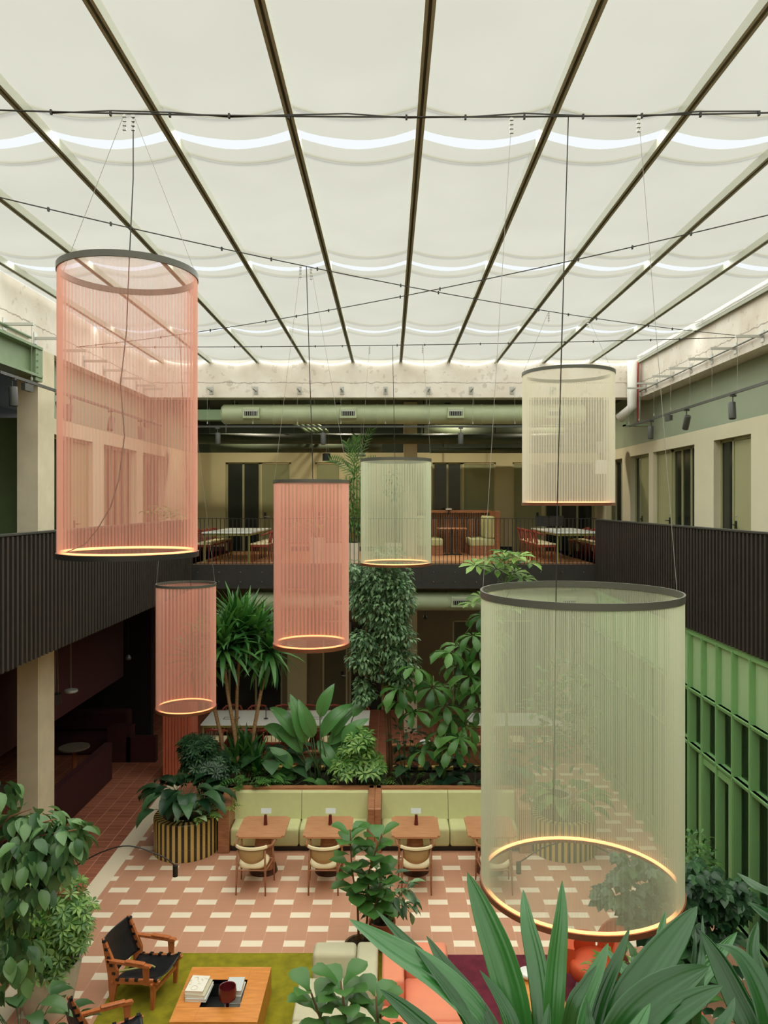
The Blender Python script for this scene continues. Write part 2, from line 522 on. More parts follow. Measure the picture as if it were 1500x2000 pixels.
# flat roofs round the skylight and the near roof behind the camera
struct('ceiling_left', MB().box(-11, YN, 8.95, XL - .45, 23.3, 9.2), M['darkgreen'])
struct('ceiling_right', MB().box(XR + .45, YN, 8.95, 10.5, 23.3, 9.2), M['darkgreen'])
struct('ceiling_far', MB().box(XL - .45, YF + .45, 8.95, XR + .45, 23.3, 9.2), M['darkgreen'])
# outer walls
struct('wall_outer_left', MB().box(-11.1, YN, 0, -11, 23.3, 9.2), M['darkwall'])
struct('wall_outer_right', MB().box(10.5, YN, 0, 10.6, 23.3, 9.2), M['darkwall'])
struct('wall_near', MB().box(-11, YN - .1, 0, 10.5, YN, 9.55), M['cream'])
# upper slabs
struct('floor_upper_left', MB().box(-11, YN, 4.22, -4.66, 23, F2), M['fascia'])
struct('floor_upper_right', MB().box(4.89, YN, 4.22, 10.5, 23, F2), M['fascia'])
struct('floor_upper_far', MB().box(-4.66, YF + .02, 4.22, 4.89, 23, F2 - .02), M['fascia'])
struct('floor_upper_far_parquet', MB().box(-5.8, YF + .02, F2 - .02, 6.2, 23, F2), M['parquet'])
struct('floor_upper_near', MB().box(-4.66, YN, 4.22, 4.89, 0.35, F2), M['parquet'])
# far fascia of black panels with small bolt heads
fb = MB().box(-4.6, YF - .03, 4.22, 4.83, YF + .02, F2 + .01)
for i in range(9):
    fb.box(-4.6 + i * 1.07, YF - .036, 4.22, -4.594 + i * 1.07, YF - .03, F2)
for i in range(38):
    for z in (4.36, 4.58):
        fb.cyl((-4.5 + i * .25, YF - .035, z), .012, .012, 6)
struct('trim_far_fascia', fb, M['fascia'])
rv = MB()
for i in range(0, 38, 2):
    for z in (4.37, 4.60):
        rv.box(-4.47 + i * .25, YF - .04, z, -4.455 + i * .25, YF - .03, z + .015)
struct('trim_far_fascia_bolts', rv, M['grey'])

# columns
def column(name, x0, x1, y0, y1, z0, z1):
    c = MB().box(x0, y0, z0, x1, y1, z1)
    o = struct(name, c, M['column'])
    return o
column('column_left_ground', -5.91, XL, 12.2, 12.8, 0, 4.22)
column('column_left_upper', -5.91, XL, 12.2, 12.8, F2, ZB)
column('column_far_ground', .40, .76, 20.8, 21.2, 0, 4.22)
column('column_far_upper', .40, .76, 20.8, 21.2, F2, 8.95)
column('column_far_right_ground', 4.45, 5.1, 20.4, 21.2, 0, 4.22)

# ------------------------------------------------ openings: doors and windows in a wall
def facade(side, name, Xw, y0, y1, z0, ztop, zcream, head, openings, m1, m2, dirx):
    """wall along Y at x=Xw (room side), recessed openings (ya, yb)"""
    t = 0.35 * dirx
    mb = MB(); ys = y0
    a, b2 = sorted((Xw, Xw + t))
    for (ya, yb) in openings:
        mb.box(a, ys, z0, b2, ya, head); ys = yb
    mb.box(a, ys, z0, b2, y1, head)
    mb.box(a, y0, head, b2, y1, zcream)
    struct(name, mb, m1)
    struct(name + '_upper', MB().box(a, y0, zcream, b2, y1, ztop), m2)

HEAD = F2 + 2.64
def window_side(idx, Xw, dirx, ya, yb, z0, head, nm, glassm='glassd'):
    g = empty('window_%d' % idx, kind='structure')
    xg = Xw + dirx * .16
    f = MB()
    a, b2 = sorted((xg - .03, xg + .03))
    f.box(a, ya, z0, b2, ya + .05, head).box(a, yb - .05, z0, b2, yb, head).box(a, ya, head - .05, b2, yb, head)
    f.build('window_frame', M['sagedoor'], g)
    for i in range(1, nm):
        y = ya + (yb - ya) * i / nm
        MB().box(a, y - .025, z0, b2, y + .025, head).build('mullion', M['sagedoor'], g)
    MB().box(*sorted((xg - .005, xg + .005))[:1], ya, z0, xg + .005, yb, head - .05).build('pane', M['glassd'], g)
    return g
def door_side(idx, Xw, dirx, ya, yb, z0, head, hy, mt='sagedoor'):
    g = empty('door_%d' % idx, kind='structure')
    xg = Xw + dirx * .14
    a, b2 = sorted((xg - .03, xg + .03))
    MB().box(a, ya + .06, z0, b2, yb - .06, head - .06).build('door_leaf', M[mt], g)
    f = MB()
    a2, b3 = sorted((xg - .05, xg + .06))
    f.box(a2, ya, z0, b3, ya + .055, head).box(a2, yb - .055, z0, b3, yb, head).box(a2, ya, head - .055, b3, yb, head)
    f.build('door_frame', M['sagedoor'], g)
    xh = xg - dirx * .035
    h = MB().box(*sorted((xh, xh - dirx * .012))[:1], hy - .03, z0 + .98, max(xh, xh - dirx * .012), hy + .03, z0 + 1.12)
    h.tube([(xh - dirx * .01, hy, z0 + 1.05), (xh - dirx * .06, hy, z0 + 1.05), (xh - dirx * .06, hy + (.12 if hy < (ya + yb) / 2 else -.12), z0 + 1.05)], .011, 6)
    h.build('door_handle', M['black'], g)
    MB().cyl((xh, hy, z0 + 1.2), .018, .02, 8).build('lock', M['steel'], g)
    return g

# right upper wall
XRW, XLW = 6.22, -5.80
ro = [(13.2, 14.72), (15.65, 18.1), (18.4, 19.8), (20.5, 22.0)]
facade('right', 'wall_right', XRW, YN, 23, F2, 8.95, 7.68, HEAD, ro, M['cream'], M['sage'], 1)
struct('wall_right_recess', MB().box(XRW + .33, YN, F2, XRW + .4, 23, HEAD + .1), M['dark'])
door_side(1, XRW, 1, 13.2, 14.12, F2, HEAD, 14.0)
window_side(1, XRW, 1, 14.12, 14.72, F2, HEAD, 1)
window_side(2, XRW, 1, 15.65, 17.15, F2, HEAD, 3)
door_side(2, XRW, 1, 17.15, 18.1, F2, HEAD, 17.3)
door_side(3, XRW, 1, 18.4, 19.35, F2, HEAD, 19.2)
window_side(3, XRW, 1, 19.35, 19.8, F2, HEAD, 1)
window_side(4, XRW, 1, 20.5, 22.0, F2, HEAD, 3)
# left upper wall (beyond the column)
lo = [(12.95, 15.03), (15.62, 17.65), (18.1, 19.8)]
facade('left', 'wall_left', XLW, 12.8, 23, F2, 8.95, 7.68, HEAD, lo, M['cream'], M['sage'], -1)
struct('wall_left_recess', MB().box(XLW - .4, 12.8, F2, XLW - .33, 23, HEAD + .1), M['dark'])
window_side(5, XLW, -1, 12.95, 14.2, F2, HEAD, 3)
door_side(4, XLW, -1, 14.2, 15.03, F2, HEAD, 14.4)
window_side(6, XLW, -1, 15.62, 17.65, F2, HEAD, 5)
window_side(7, XLW, -1, 18.1, 19.8, F2, HEAD, 3)
# sage partition on the left balcony, near side of the column
struct('wall_left_partition', MB().box(-11, 13.0, F2, -6.15, 13.15, 7.66), mat('deep_sage_paint', (118, 140, 96), 0.7, var=.04))
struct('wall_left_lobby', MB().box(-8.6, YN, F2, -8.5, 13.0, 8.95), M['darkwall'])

# far upper wall (faces the camera)
def facade_far(name, Yw, x0, x1, z0, ztop, head, openings, m1):
    mb = MB(); xs = x0
    for (xa, xb) in openings:
        mb.box(xs, Yw, z0, xa, Yw + .3, head); xs = xb
    mb.box(xs, Yw, z0, x1, Yw + .3, head)
    mb.box(x0, Yw, head, x1, Yw + .3, ztop)
    struct(name, mb, m1)
fo = [(-4.9, -2.94), (-2.22, -1.45), (1.30, 3.20), (3.7, 4.62), (4.66, 6.15)]
facade_far('wall_far', 23, -5.8, 6.5, F2, 7.72, HEAD + .02, fo, M['farwall'])
struct('wall_far_upper', MB().box(-5.8, 23, 7.72, 6.5, 23.3, 8.95), M['darkgreen'])
struct('wall_far_recess', MB().box(-5.8, 23.3, 0, 10.5, 23.4, 8.95), M['dark'])
def far_window(idx, xa, xb, z0, head, nm, Y=23.0):
    g = empty('window_%d' % idx, kind='structure')
    f = MB().box(xa, Y + .08, z0, xa + .06, Y + .14, head).box(xb - .06, Y + .08, z0, xb, Y + .14, head).box(xa, Y + .08, head - .05, xb, Y + .14, head)
    f.build('window_frame', M['sagedoor'], g)
    for i in range(1, nm):
        x = xa + (xb - xa) * i / nm
        MB().box(x - .03, Y + .08, z0, x + .03, Y + .14, head).build('mullion', M['sagedoor'], g)
    MB().box(xa, Y + .10, z0, xb, Y + .12, head - .05).build('pane', M['glassd'], g)
def far_door(idx, xa, xb, z0, head, hx, Y=23.0, mt='fardoor'):
    g = empty('door_%d' % idx, kind='structure')
    MB().box(xa + .05, Y + .06, z0, xb - .05, Y + .12, head - .05).build('door_leaf', M[mt], g)
    f = MB().box(xa, Y + .04, z0, xa + .05, Y + .14, head).box(xb - .05, Y + .04, z0, xb, Y + .14, head).box(xa, Y + .04, head - .05, xb, Y + .14, head)
    f.build('door_frame', M['farwall'], g)
    MB().box(hx - .035, Y + .035, z0 + .98, hx + .035, Y + .06, z0 + 1.16).build('door_handle', M['black'], g)
    MB().box(hx - .02, Y + .02, z0 + 1.02, hx + .14, Y + .035, z0 + 1.05).build('door_lever', M['steel'], g)
H2 = HEAD + .02
far_window(8, -4.9, -3.86, F2, H2, 2); far_door(5, -3.86, -2.94, F2, H2, -3.72)
far_door(6, -2.22, -1.45, F2, H2, -2.1)
far_window(9, 1.30, 2.2, F2, H2, 2); far_door(7, 2.2, 3.2, F2, H2, 3.05)
far_door(8, 3.7, 4.62, F2, H2, 4.45); far_window(10, 4.66, 6.15, F2, H2, 3)
struct('baseboard_far', MB().box(-5.8, 22.97, F2, -4.9, 23, F2 + .14).box(-2.94, 22.97, F2, -2.22, 23, F2 + .14).box(-1.45, 22.97, F2, 1.3, 23, F2 + .14).box(3.2, 22.97, F2, 3.7, 23, F2 + .14), M['dark'])

# far ground wall
M['gwall'] = mat('ground_far_wall', (122, 110, 84), 0.8, var=.05)
M['gdoor'] = mat('ground_far_door', (88, 84, 62), 0.7)
go = [(-5.6, -3.2), (-2.0, -1.25), (-1.2, .3), (1.9, 3.0), (3.2, 4.3)]
facade_far('wall_far_ground', 23, -11, 10.5, 0, 4.22, 2.7, go, M['gwall'])
struct('trim_pilaster', MB().box(-3.02, 22.8, 0, -2.45, 23, 4.22), M['farwall'])
far_window(11, -5.6, -3.2, 0, 2.7, 3); far_door(9, -2.0, -1.25, 0, 2.7, -1.4, mt='gdoor')
far_window(12, -1.2, .3, 0, 2.7, 3); far_door(10, 1.9, 3.0, 0, 2.7, 2.1, mt='gdoor'); far_window(13, 3.2, 4.3, 0, 2.7, 2)

# parapets clad in dark ribs
def parapet(name, x0, dirx, y1):
    xo = x0 + dirx * .06
    a, b2 = sorted((x0, xo))
    mb = MB().box(a, YN, 4.2, b2, y1, 5.82)
    y = YN
    while y < y1 - .02:
        ra, rb = sorted((x0, x0 - dirx * .035))
        mb.box(ra, y, 4.2, rb, y + .05, 5.81)
        y += .12
    struct(name, mb, M['clad'])
    ca, cb = sorted((x0 - dirx * .04, xo + dirx * .01))
    struct('trim_' + name, MB().box(ca, YN, 5.82, cb, y1, 5.845), M['charcoal'])
parapet('wall_left_parapet', -4.60, -1, YF)
parapet('wall_right_parapet', 4.83, 1, YF)

# ------------------------------------------------ ground floor, left lounge
struct('wall_left_bulkhead', MB().box(-6.42, YN, 2.11, -6.3, 18.2, 4.22), M['maroon'])
struct('wall_left_low', MB().box(-6.40, 3.0, 0, -6.24, 17.3, .82), M['maroon'])
struct('wall_left_low_end', MB().box(-6.75, 18.4, 0, -6.2, 18.75, .84).box(-6.3, 18.4, 0, -5.6, 18.6, .6), M['maroon'])
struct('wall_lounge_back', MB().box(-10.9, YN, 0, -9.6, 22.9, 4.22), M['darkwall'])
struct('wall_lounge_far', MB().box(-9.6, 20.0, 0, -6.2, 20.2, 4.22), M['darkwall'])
# fluted red pier
rp = MB()
for i in range(9):
    rp.box(-5.09 + i * .07, 17.28, 0, -5.04 + i * .07, 17.32, 4.21)
rp.box(-5.1, 17.32, 0, -4.46, 17.9, 4.21)
struct('column_red', rp, M['rust'])

# ------------------------------------------------ green glazed facade on the right
XG = 4.88
gf = empty('window_14', kind='structure')
fr = MB()
ys = [12.43 - .53 * i for i in range(0, 24)] + [12.43 + .53 * i for i in range(1, 20)]
ys = sorted(ys)
for (z, h, d) in ((4.10, .10, .16), (3.18, .06, .14), (2.30, .06, .14), (.27, .06, .14)):
    MB().box(XG - .03, 0.4, z, XG + d, 22.9, z + h).box(XG - .05, 0.4, z + h - .02, XG + .02, 22.9, z + h).build('rail', M['green'], gf)
MB().box(XG + .03, 0.4, 3.24, XG + .06, 22.9, 4.10).build('head_panel', M['greenpanel'], gf)
MB().box(XG + .08, 0.4, 0, XG + .12, 22.9, .27).build('base_panel', M['green'], gf)
mv = [y for y in ys if .5 < y < 22.9]
m0 = MB().box(-.03, -.022, 0, .11, .022, 4.12).box(-.05, -.015, 0, -.03, .015, 4.12).build('mullion', M['green'], gf, loc=(XG, mv[0], 0))
for y in mv[1:]:
    c = m0.copy(); COL.objects.link(c); c.parent = gf; c.location = (XG, y, 0)
MB().box(XG + .085, .4, .27, XG + .092, 22.9, 3.2).build('pane', M['glass'], gf)
dg = empty('door_11', kind='structure')
for (a, b2) in ((11.92, 12.06), (10.93, 11.0)):
    MB().box(XG - .02, a, .0, XG + .1, b2, 2.28).build('door_stile', M['green'], dg)
MB().box(XG - .02, 11.0, 2.18, XG + .1, 11.92, 2.28).build('door_head', M['green'], dg)
# room behind the green facade
struct('ceiling_shop', MB().box(5.1, YN, 4.1, 10.5, 23, 4.21), M['dark'])
struct('wall_shop_back', MB().box(9.2, YN, 0, 9.3, 23, 4.2), M['darkwall'])
for i in range(6):
    struct('column_shop.%03d' % i, MB().box(6.9, 3.2 + i * 2.9, 0, 7.15, 3.45 + i * 2.9, 4.1), M['wood'])

# ------------------------------------------------ skylight: cloth shades and rails
ZC = 9.56
bars = [.27 + 1.11 * k for k in range(-6, 7)]
bars = [x for x in bars if XL < x < XR]
for i, x in enumerate(bars):
    g = sgroup('trim_skylight_rail.%03d' % i)
    MB().box(x - .036, 2.0, ZC - .09, x - .012, YF-.02, ZC + .0).build('rail_flange', M['olive'], g)
    MB().box(x + .012, 2.0, ZC - .09, x + .036, YF-.02, ZC + .0).build('rail_flange', M['olive'], g)
    MB().box(x - .012, 2.0, ZC - .05, x + .012, YF, ZC + .0).build('rail_web', M['olived'], g)
edges = [XL - .02] + bars + [XR - .10]
rows = [(3.25, 6.87, 'nearest visible'), (7.04, 10.58, 'second'), (10.74, 14.5, 'third'), (14.66, YF - .03, 'farthest')]
def sag(t): return .10 * 4 * t * (1 - t)
rr = random.Random(3)
def cloth(y0, y1):
    mb = MB(); ny = 14; nx = 10
    for a, b2 in zip(edges[:-1], edges[1:]):
        vs = []
        for j in range(ny + 1):
            y = y0 + (y1 - y0) * j / ny
            e = 1 + .25 * math.cos(2 * PI * j / ny)
            for i in range(nx + 1):
                t = i / nx
                vs.append((a + (b2 - a) * t, y, ZC + .01 - sag(t) * e * (b2 - a) / 1.11 * .85 + .004 * math.sin(j * 2.1 + i)))
        fs = []
        for j in range(ny):
            for i in range(nx):
                q = j * (nx + 1) + i
                fs.append((q, q + 1, q + nx + 2, q + nx + 1))
        mb.add(vs, fs)
    return mb
def shadow_line(y):  # sagging dark tubes standing in for shadow lines of rods above the cloth
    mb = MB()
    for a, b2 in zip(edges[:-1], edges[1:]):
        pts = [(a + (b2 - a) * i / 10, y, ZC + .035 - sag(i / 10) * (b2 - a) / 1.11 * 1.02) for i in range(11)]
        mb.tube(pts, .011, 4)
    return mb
for (y0, y1, w) in rows:
    g = empty('fabric_shade', (0, 0, 0), 0, '%s row of translucent cream fabric shades sagging between the skylight rails' % w, 'shade', None, 'thing')
    cloth(y0, y1).build('cloth', M['cloth'], g, smooth=True)
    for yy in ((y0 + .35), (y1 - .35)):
        if yy > 4: shadow_line(yy).build('shadow_line_tube', M['shadow_line'], g)
o = cloth(YN, 3.1).build('ceiling', M['cloth'], None, smooth=True); o['kind'] = 'structure'
# white strip standing in for the bright gap of light along the right beam
struct('trim_light_gap_right', MB().box(XR - .08, 8, ZT - .02, XR + .02, YF - .05, ZT + .09), M['white'])

# ------------------------------------------------ steel beam on the left balcony
g = empty('steel_beam', (-5.62, 3.5, 8.43), 0, 'green painted steel I-beam bolted to the upper concrete column', 'beam', None, 'thing')
MB().box(-.02, -4, -.22, .02, 8.66, .22).build('web', M['steelgreen'], g)
MB().box(-.14, -4, .2, .14, 8.66, .24).build('flange', M['steelgreen'], g)
MB().box(-.14, -4, -.24, .14, 8.66, -.2).build('flange', M['steelgreen'], g)
pl = MB().box(.02, 8.45, -.3, .12, 8.69, .24)
for k in range(5): pl.cyl((.13, 8.5, -.2 + k * .1), .015, .02, 6)
pl.build('end_plate', M['steelgreen'], g)

# fill lights added to brighten the far galleries
def gallery_fill(x, y, z, w, label):
    g = empty('fill_light', (x, y, z), 0, label, 'added fill light')
    MB().cyl((0, 0, 0), .09, .05, 20).build('housing', M['black'], g)
    MB().cyl((0, 0, -.004), .07, .004, 20).build('diffuser', M['glowpanel'], g)
    l = bpy.data.objects.new('light', bpy.data.lights.new('light', 'AREA')); COL.objects.link(l)
    l.data.shape = 'DISK'; l.data.size = .14; l.data.energy = w; l.data.color = (1, .88, .68); l.data.spread = R(170)
    l.parent = g; l.location = (0, 0, -.02)
M['glowpanel'] = mat('glowing_diffuser', (255, 240, 214), .5, emit=((255, 236, 200), 2.0))
for i, x in enumerate((-4.2, -1.4, 1.6, 4.6)):
    gallery_fill(x, 21.0, 8.89, 48, '%s added round fill light from the left above the far balcony' % ['first', 'second', 'third', 'fourth'][i])
for i, x in enumerate((-3.6, -.6, 2.6)):
    gallery_fill(x, 20.6, 4.16, 9, '%s added round fill light from the left under the far balcony' % ['first', 'second', 'third'][i])
# ------------------------------------------------ tension cables across the void
def catenary(a, b2, s, n=24):
    a = Vector(a); b2 = Vector(b2)
    return [a.lerp(b2, i / n) - Vector((0, 0, s * 4 * (i / n) * (1 - i / n))) for i in range(n + 1)]
def cable(a, b2, s, r, label, clips=0):
    pts = catenary(a, b2, s)
    o = MB().tube(pts, r, 5).build('tension_cable', M['cable'])
    tag(o, label, 'cable', None, 'thing')
    if clips:
        c0_ = MB().box(-.008, -.012, -.022, .008, .012, .014).build('cable_clip', M['cable'], o)
        for i in range(1, clips):
            q = pts[int(i * 24 / clips)]
            c = c0_ if i == 1 else c0_.copy()
            if i > 1: COL.objects.link(c); c.parent = o
            c.location = q
    return pts
cA = cable((XL + .005, 6.15, 9.47), (XR - .005, 6.25, 9.50), .15, .007, 'nearest dark cable strung straight across the skylight opening', 22)
a2 = [p + Vector((0, .01, .012 + .02 * math.sin(i * 1.9))) for i, p in enumerate(cA)][6:19]
o = MB().tube(a2, .006, 4).build('power_cable', M['cable']); tag(o, 'thin power cable looped along the nearest tension cable under the skylight', 'cable', None, 'thing')
cB = cable((XL + .005, 5.7, 9.16), (XR - .005, 12.9, 9.03), .24, .006, 'dark cable running from the near left wall to the right wall under the skylight', 18)
cC = cable((XL + .005, 13.7, 9.0), (XR - .005, 5.6, 9.10), .24, .006, 'dark cable running from the left wall to the near right wall under the skylight', 18)
cD = cable((XL + .005, 13.7, 9.0), (XR - .005, 12.9, 9.0), .05, .007, 'farthest dark cable strung across the opening in front of the far beam', 16)
def on(c, x):
    best = min(range(len(c) - 1), key=lambda i: abs((c[i].x + c[i + 1].x) / 2 - x))
    a, b2 = c[best], c[best + 1]
    t = (x - a.x) / (b2.x - a.x)
    return a.lerp(b2, t)

# ------------------------------------------------ string drum lamps
def ring(mb, r, z0, z1, th, n=72):
    mb.lathe([(r - th, z0), (r, z0), (r, z1), (r - th, z1)], n=n, closed=True)
    return mb
def drum(label, x, y, r, zt, zb, sm, cov, hooks, cordtop, pitch=.0042, band=.045, cordx=None, botmat='bronze', wig=0.0, turn=0.0, ledr=.010):
    g = empty('drum_lamp', (x, y, zb), 0, label, 'pendant lamp')
    H = zt - zb
    ring(MB(), r, H - band, H, .014).build('top_ring', M['ringd'], g, True)
    autosmooth(g.children[0])
    br = ring(MB(), r + .004, -.03, .012, .02).build('bottom_ring', M[botmat], g)
    autosmooth(br)
    led = MB()
    led.tube([((r - .022) * math.cos(2 * PI * i / 72), (r - .022) * math.sin(2 * PI * i / 72), .016) for i in range(72)], ledr, 6, closed=True)
    lo = led.build('led_strip', M['led'], br, True)
    lo['label'] = 'glowing warm light strip'
    n = int(2 * PI * r / pitch)
    mb = MB(); w = pitch * cov / 2
    rj = random.Random(int(x * 100))
    for i in range(n):
        a = 2 * PI * (i + .08 * (rj.random() - .5)) / n
        b2 = a + (rj.random() - .5) * .18 * pitch / r
        rr_ = r - .008
        vs = []
        for (aa, z) in ((a, .0), (b2, H - band * .5)):
            cxx, cyy = rr_ * math.cos(aa), rr_ * math.sin(aa)
            ux, uy = -math.sin(aa), math.cos(aa)
            vs += [(cxx - ux * w, cyy - uy * w, z), (cxx + math.cos(aa) * w, cyy + math.sin(aa) * w, z), (cxx + ux * w, cyy + uy * w, z), (cxx - math.cos(aa) * w, cyy - math.sin(aa) * w, z)]
        mb.add(vs, [(0, 1, 5, 4), (1, 2, 6, 5), (2, 3, 7, 6), (3, 0, 4, 7)])
    so = mb.build('string_curtain', M[sm], g); so['kind'] = 'stuff'
    # steel suspension wires from the cable to the ring
    for k, hk in enumerate(hooks):
        s = -1 if k == 0 else 1
        e = Vector((s * r * .98 * math.cos(turn), s * r * .98 * math.sin(turn), H - .01))
        MB().tube([Vector(hk) - Vector((x, y, zb)), e], .0022, 4).build('suspension_wire', M['wire'], g)
        q = Vector(hk) - Vector((x, y, zb)); cl = MB()
        for j in range(4): cl.box(q.x - .014, q.y - .01, q.z - .03 - j * .035, q.x + .014, q.y + .01, q.z - .012 - j * .035)
        cl.tube([q, q - Vector((0, 0, .16))], .004, 4)
        cl.build('wire_clamp', M['steel'], g)
    q = Vector(cordtop) - Vector((x, y, zb))
    if wig:
        pts = [q]
        for t, dx in ((.15, .01), (.35, -.01), (.5, -.02), (.62, -.06), (.74, -.02), (.84, -.06), (.9, -.12), (.95, -.22), (.985, -.32)):
            pts.append(Vector((q.x * (1 - t) + dx * wig, q.y * (1 - t) - t * .1, q.z * (1 - t) + .02 * t)))
        pts.append(Vector((-.42, -.2, .02)))
    else:
        e = Vector((0, r - .02, .02)) if cordx is None else Vector((cordx, math.sqrt(max(0, (r - .02) ** 2 - cordx ** 2)), .02))
        pts = [q, Vector((e.x * .5 + q.x * .5, e.y, q.z * .55)), e]
        pts = [q, Vector((q.x * .3 + e.x * .7, q.y * .3 + e.y * .7, q.z * .5)), e]
    MB().tube(pts, .005, 5).build('power_cord', M['cable'], g)
    return g
drum('large pink string drum lamp with an orange glowing bottom ring, hanging before the left balcony', -2.10, 6.2, .545, 8.09, 5.815, 'pinkstring', .30, [on(cA, -2.13), on(cA, -2.06)], on(cA, -2.06), wig=1.0, band=.05, botmat='black')
drum('largest drum lamp, pale green string, hanging low at the front above its full glowing ring', 1.54, 6.2, .80, 5.51, 3.16, 'greenstring', .40, [on(cA, .99), on(cA, 2.02)], on(cA, 1.45), cordx=-.05, band=.055, ledr=.014)
drum('pink string drum lamp hanging in front of the middle of the far balcony rail', -.895, 8.85, .438, 6.48, 4.60, 'pinkstring', .50, [on(cB, -.99), on(cB, -.88)], on(cB, -.93), band=.035)
drum('narrow pink string drum lamp hanging lowest on the left before the red pier', -3.25, 12.3, .475, 4.93, 2.95, 'pinkstring', .48, [on(cC, -3.35), on(cC, -3.2)], on(cC, -3.3), band=.04, turn=.5)
drum('small pale green string drum lamp above the leafy fig tree', .12, 13.5, .625, 6.99, 5.16, 'greenstring', .42, [on(cD, -.34), on(cD, .58)], on(cD, .06), band=.05)
drum('pale beige string drum lamp hanging highest on the right in front of the duct end', 2.54, 10.9, .65, 8.07, 6.21, 'beigestring', .44, [on(cB, 2.2), on(cB, 2.85)], on(cB, 2.42), band=.045)

# ------------------------------------------------ brackets, wires, light tracks
brk_proto = None
def bracket(loc, rz, drop, group, label):
    g = empty('wall_bracket', loc, rz, label, 'bracket', group)
    MB().box(0, -.02, -.02, .43, .02, .02).build('bar', M['steel'], g)
    MB().box(-.0, -.05, -.09, .012, .05, .09).build('foot_plate', M['steel'], g)
    MB().tube([(.40, 0, -.02), (.40, 0, -drop)], .003, 4).box(.39, -.01, -drop, .41, .01, -drop + .05).build('hanger_wire', M['wire'], g)
    return g
b0 = bracket((XL, 11.13, 8.81), 0, .82, 'brackets on the left concrete beam', 'short steel bracket with a hanging wire on the left concrete beam')
b0['label'] = 'first (nearest) steel bracket with a hanging wire on the left concrete beam'
for i in range(1, 8): place(b0, (XL, 11.13 + i * .97 if i < 7 else 17.45, 8.81), 0, '%s steel bracket from the camera on the left concrete beam' % ORD[i])
b1 = place(b0, (XR, 12.04, 8.83), PI, 'first (nearest) steel bracket with a hanging wire on the right concrete beam', 'brackets on the right concrete beam')
for i in range(1, 7): place(b1, (XR, 12.04 + i * .95 if i < 6 else 17.5, 8.83), PI, '%s steel bracket from the camera on the right concrete beam' % ORD[i])
for i, px in enumerate((413, 500, 585, 668, 753, 837, 920, 1000, 1078)):
    place(b0, ((px - 760) * YF / 1500, YF, 8.84), -PI / 2, '%s steel bracket from the left on the far concrete beam' % ORD[i], 'brackets on the far concrete beam')

TZ = 7.96
def track(p0, p1, label):
    g = empty('light_track', p0, 0, label, 'light track')
    d = Vector(p1) - Vector(p0); L = d.length
    o = MB().box(0, -.018, -.02, L, .018, .02).build('rail', M['charcoal'], g); o.rotation_euler = (0, 0, math.atan2(d.y, d.x))
    return g
track((-5.18, 10.2, TZ), (-5.18, 17.45, TZ), 'black track rail hung along the left concrete beam')
track((5.46, 8.6, TZ), (5.46, 17.45, TZ), 'black track rail hung along the right concrete beam')
track((-4.7, 17.53, TZ), (4.6, 17.53, TZ), 'grey track rail hung in front of the far concrete beam')
def spotlight(loc, rz, tilt, mt):
    g = empty('track_spotlight', loc, rz, 'x', 'spotlight')
    MB().box(-.05, -.018, -.035, .05, .018, 0).tube([(0, 0, -.03), (0, 0, -.11), (0.0, .03, -.14)], .010, 6).build('mount', M[mt], g)
    h = MB().lathe([(0, .07), (.052, .07), (.058, .06), (.058, -.19), (.05, -.2), (.045, -.17), (0, -.16)], n=20).build('lamp_head', M[mt], g)
    autosmooth(h); h.location = (0, .03, -.19); h.rotation_euler = (tilt, 0, 0)
    return g
s0 = spotlight((-5.18, 10.55, TZ - .02), 0, R(4), 'charcoal'); s0['label'] = 'black cylinder spotlight at the near end of the left track'
def spot_at(loc, rz, tilt, label):
    c = place(s0, loc, rz, label)
    for ch in c.children:
        if ch.name.startswith('lamp_head'): ch.rotation_euler = (tilt, 0, 0)
    return c
spot_at((-5.18, 12.05, TZ - .02), 0, R(28), 'black tilted spotlight on the left track beside the pink drum lamp')
spot_at((-5.18, 12.5, TZ - .02), PI / 2, R(6), 'second spotlight seen through the pink strings, on the left track just inside the drum edge')
spot_at((-5.18, 14.3, TZ - .02), 0, R(-24), 'tilted spotlight seen through the middle of the large pink drum lamp')
spot_at((-5.18, 16.0, TZ - .02), 0, R(4), 'spotlight nearest the far corner on the left track')
spot_at((5.46, 12.2, TZ - .02), 0, R(-6), 'black cylinder spotlight nearest the camera on the right track')
spot_at((5.46, 14.1, TZ - .02), PI, R(-30), 'black tilted spotlight in the middle of the right track')
spot_at((5.46, 16.0, TZ - .02), 0, R(2), 'black upright spotlight at the far end of the right track')
for px, l in ((425, 'grey spotlight at the left end of the far track'), (631, 'grey spotlight on the far track above the pink drum lamp'), (900, 'grey spotlight on the far track right of the column'), (1108, 'grey spotlight seen through the beige drum lamp')):
    spot_at(((px - 760) * 17.53 / 1500, 17.53, TZ - .02), 0, R(1), l)
def driver(loc, rz, label):
    g = MB().box(-.13, -.03, -.12, .13, .03, -.02).box(-.02, -.01, -.02, .02, .01, 0).build('track_driver', M['charcoal'])
    g.location = loc; g.rotation_euler = (0, 0, rz); tag(g, label, 'track box', None, 'thing')
driver((-5.18, 11.0, TZ - .02), PI / 2, 'small black box under the left track beside its first spotlight')
driver((-5.18, 16.4, TZ - .02), PI / 2, 'small box under the far end of the left track')
driver((5.46, 15.0, TZ - .02), PI / 2, 'small black box under the right track between two spotlights')

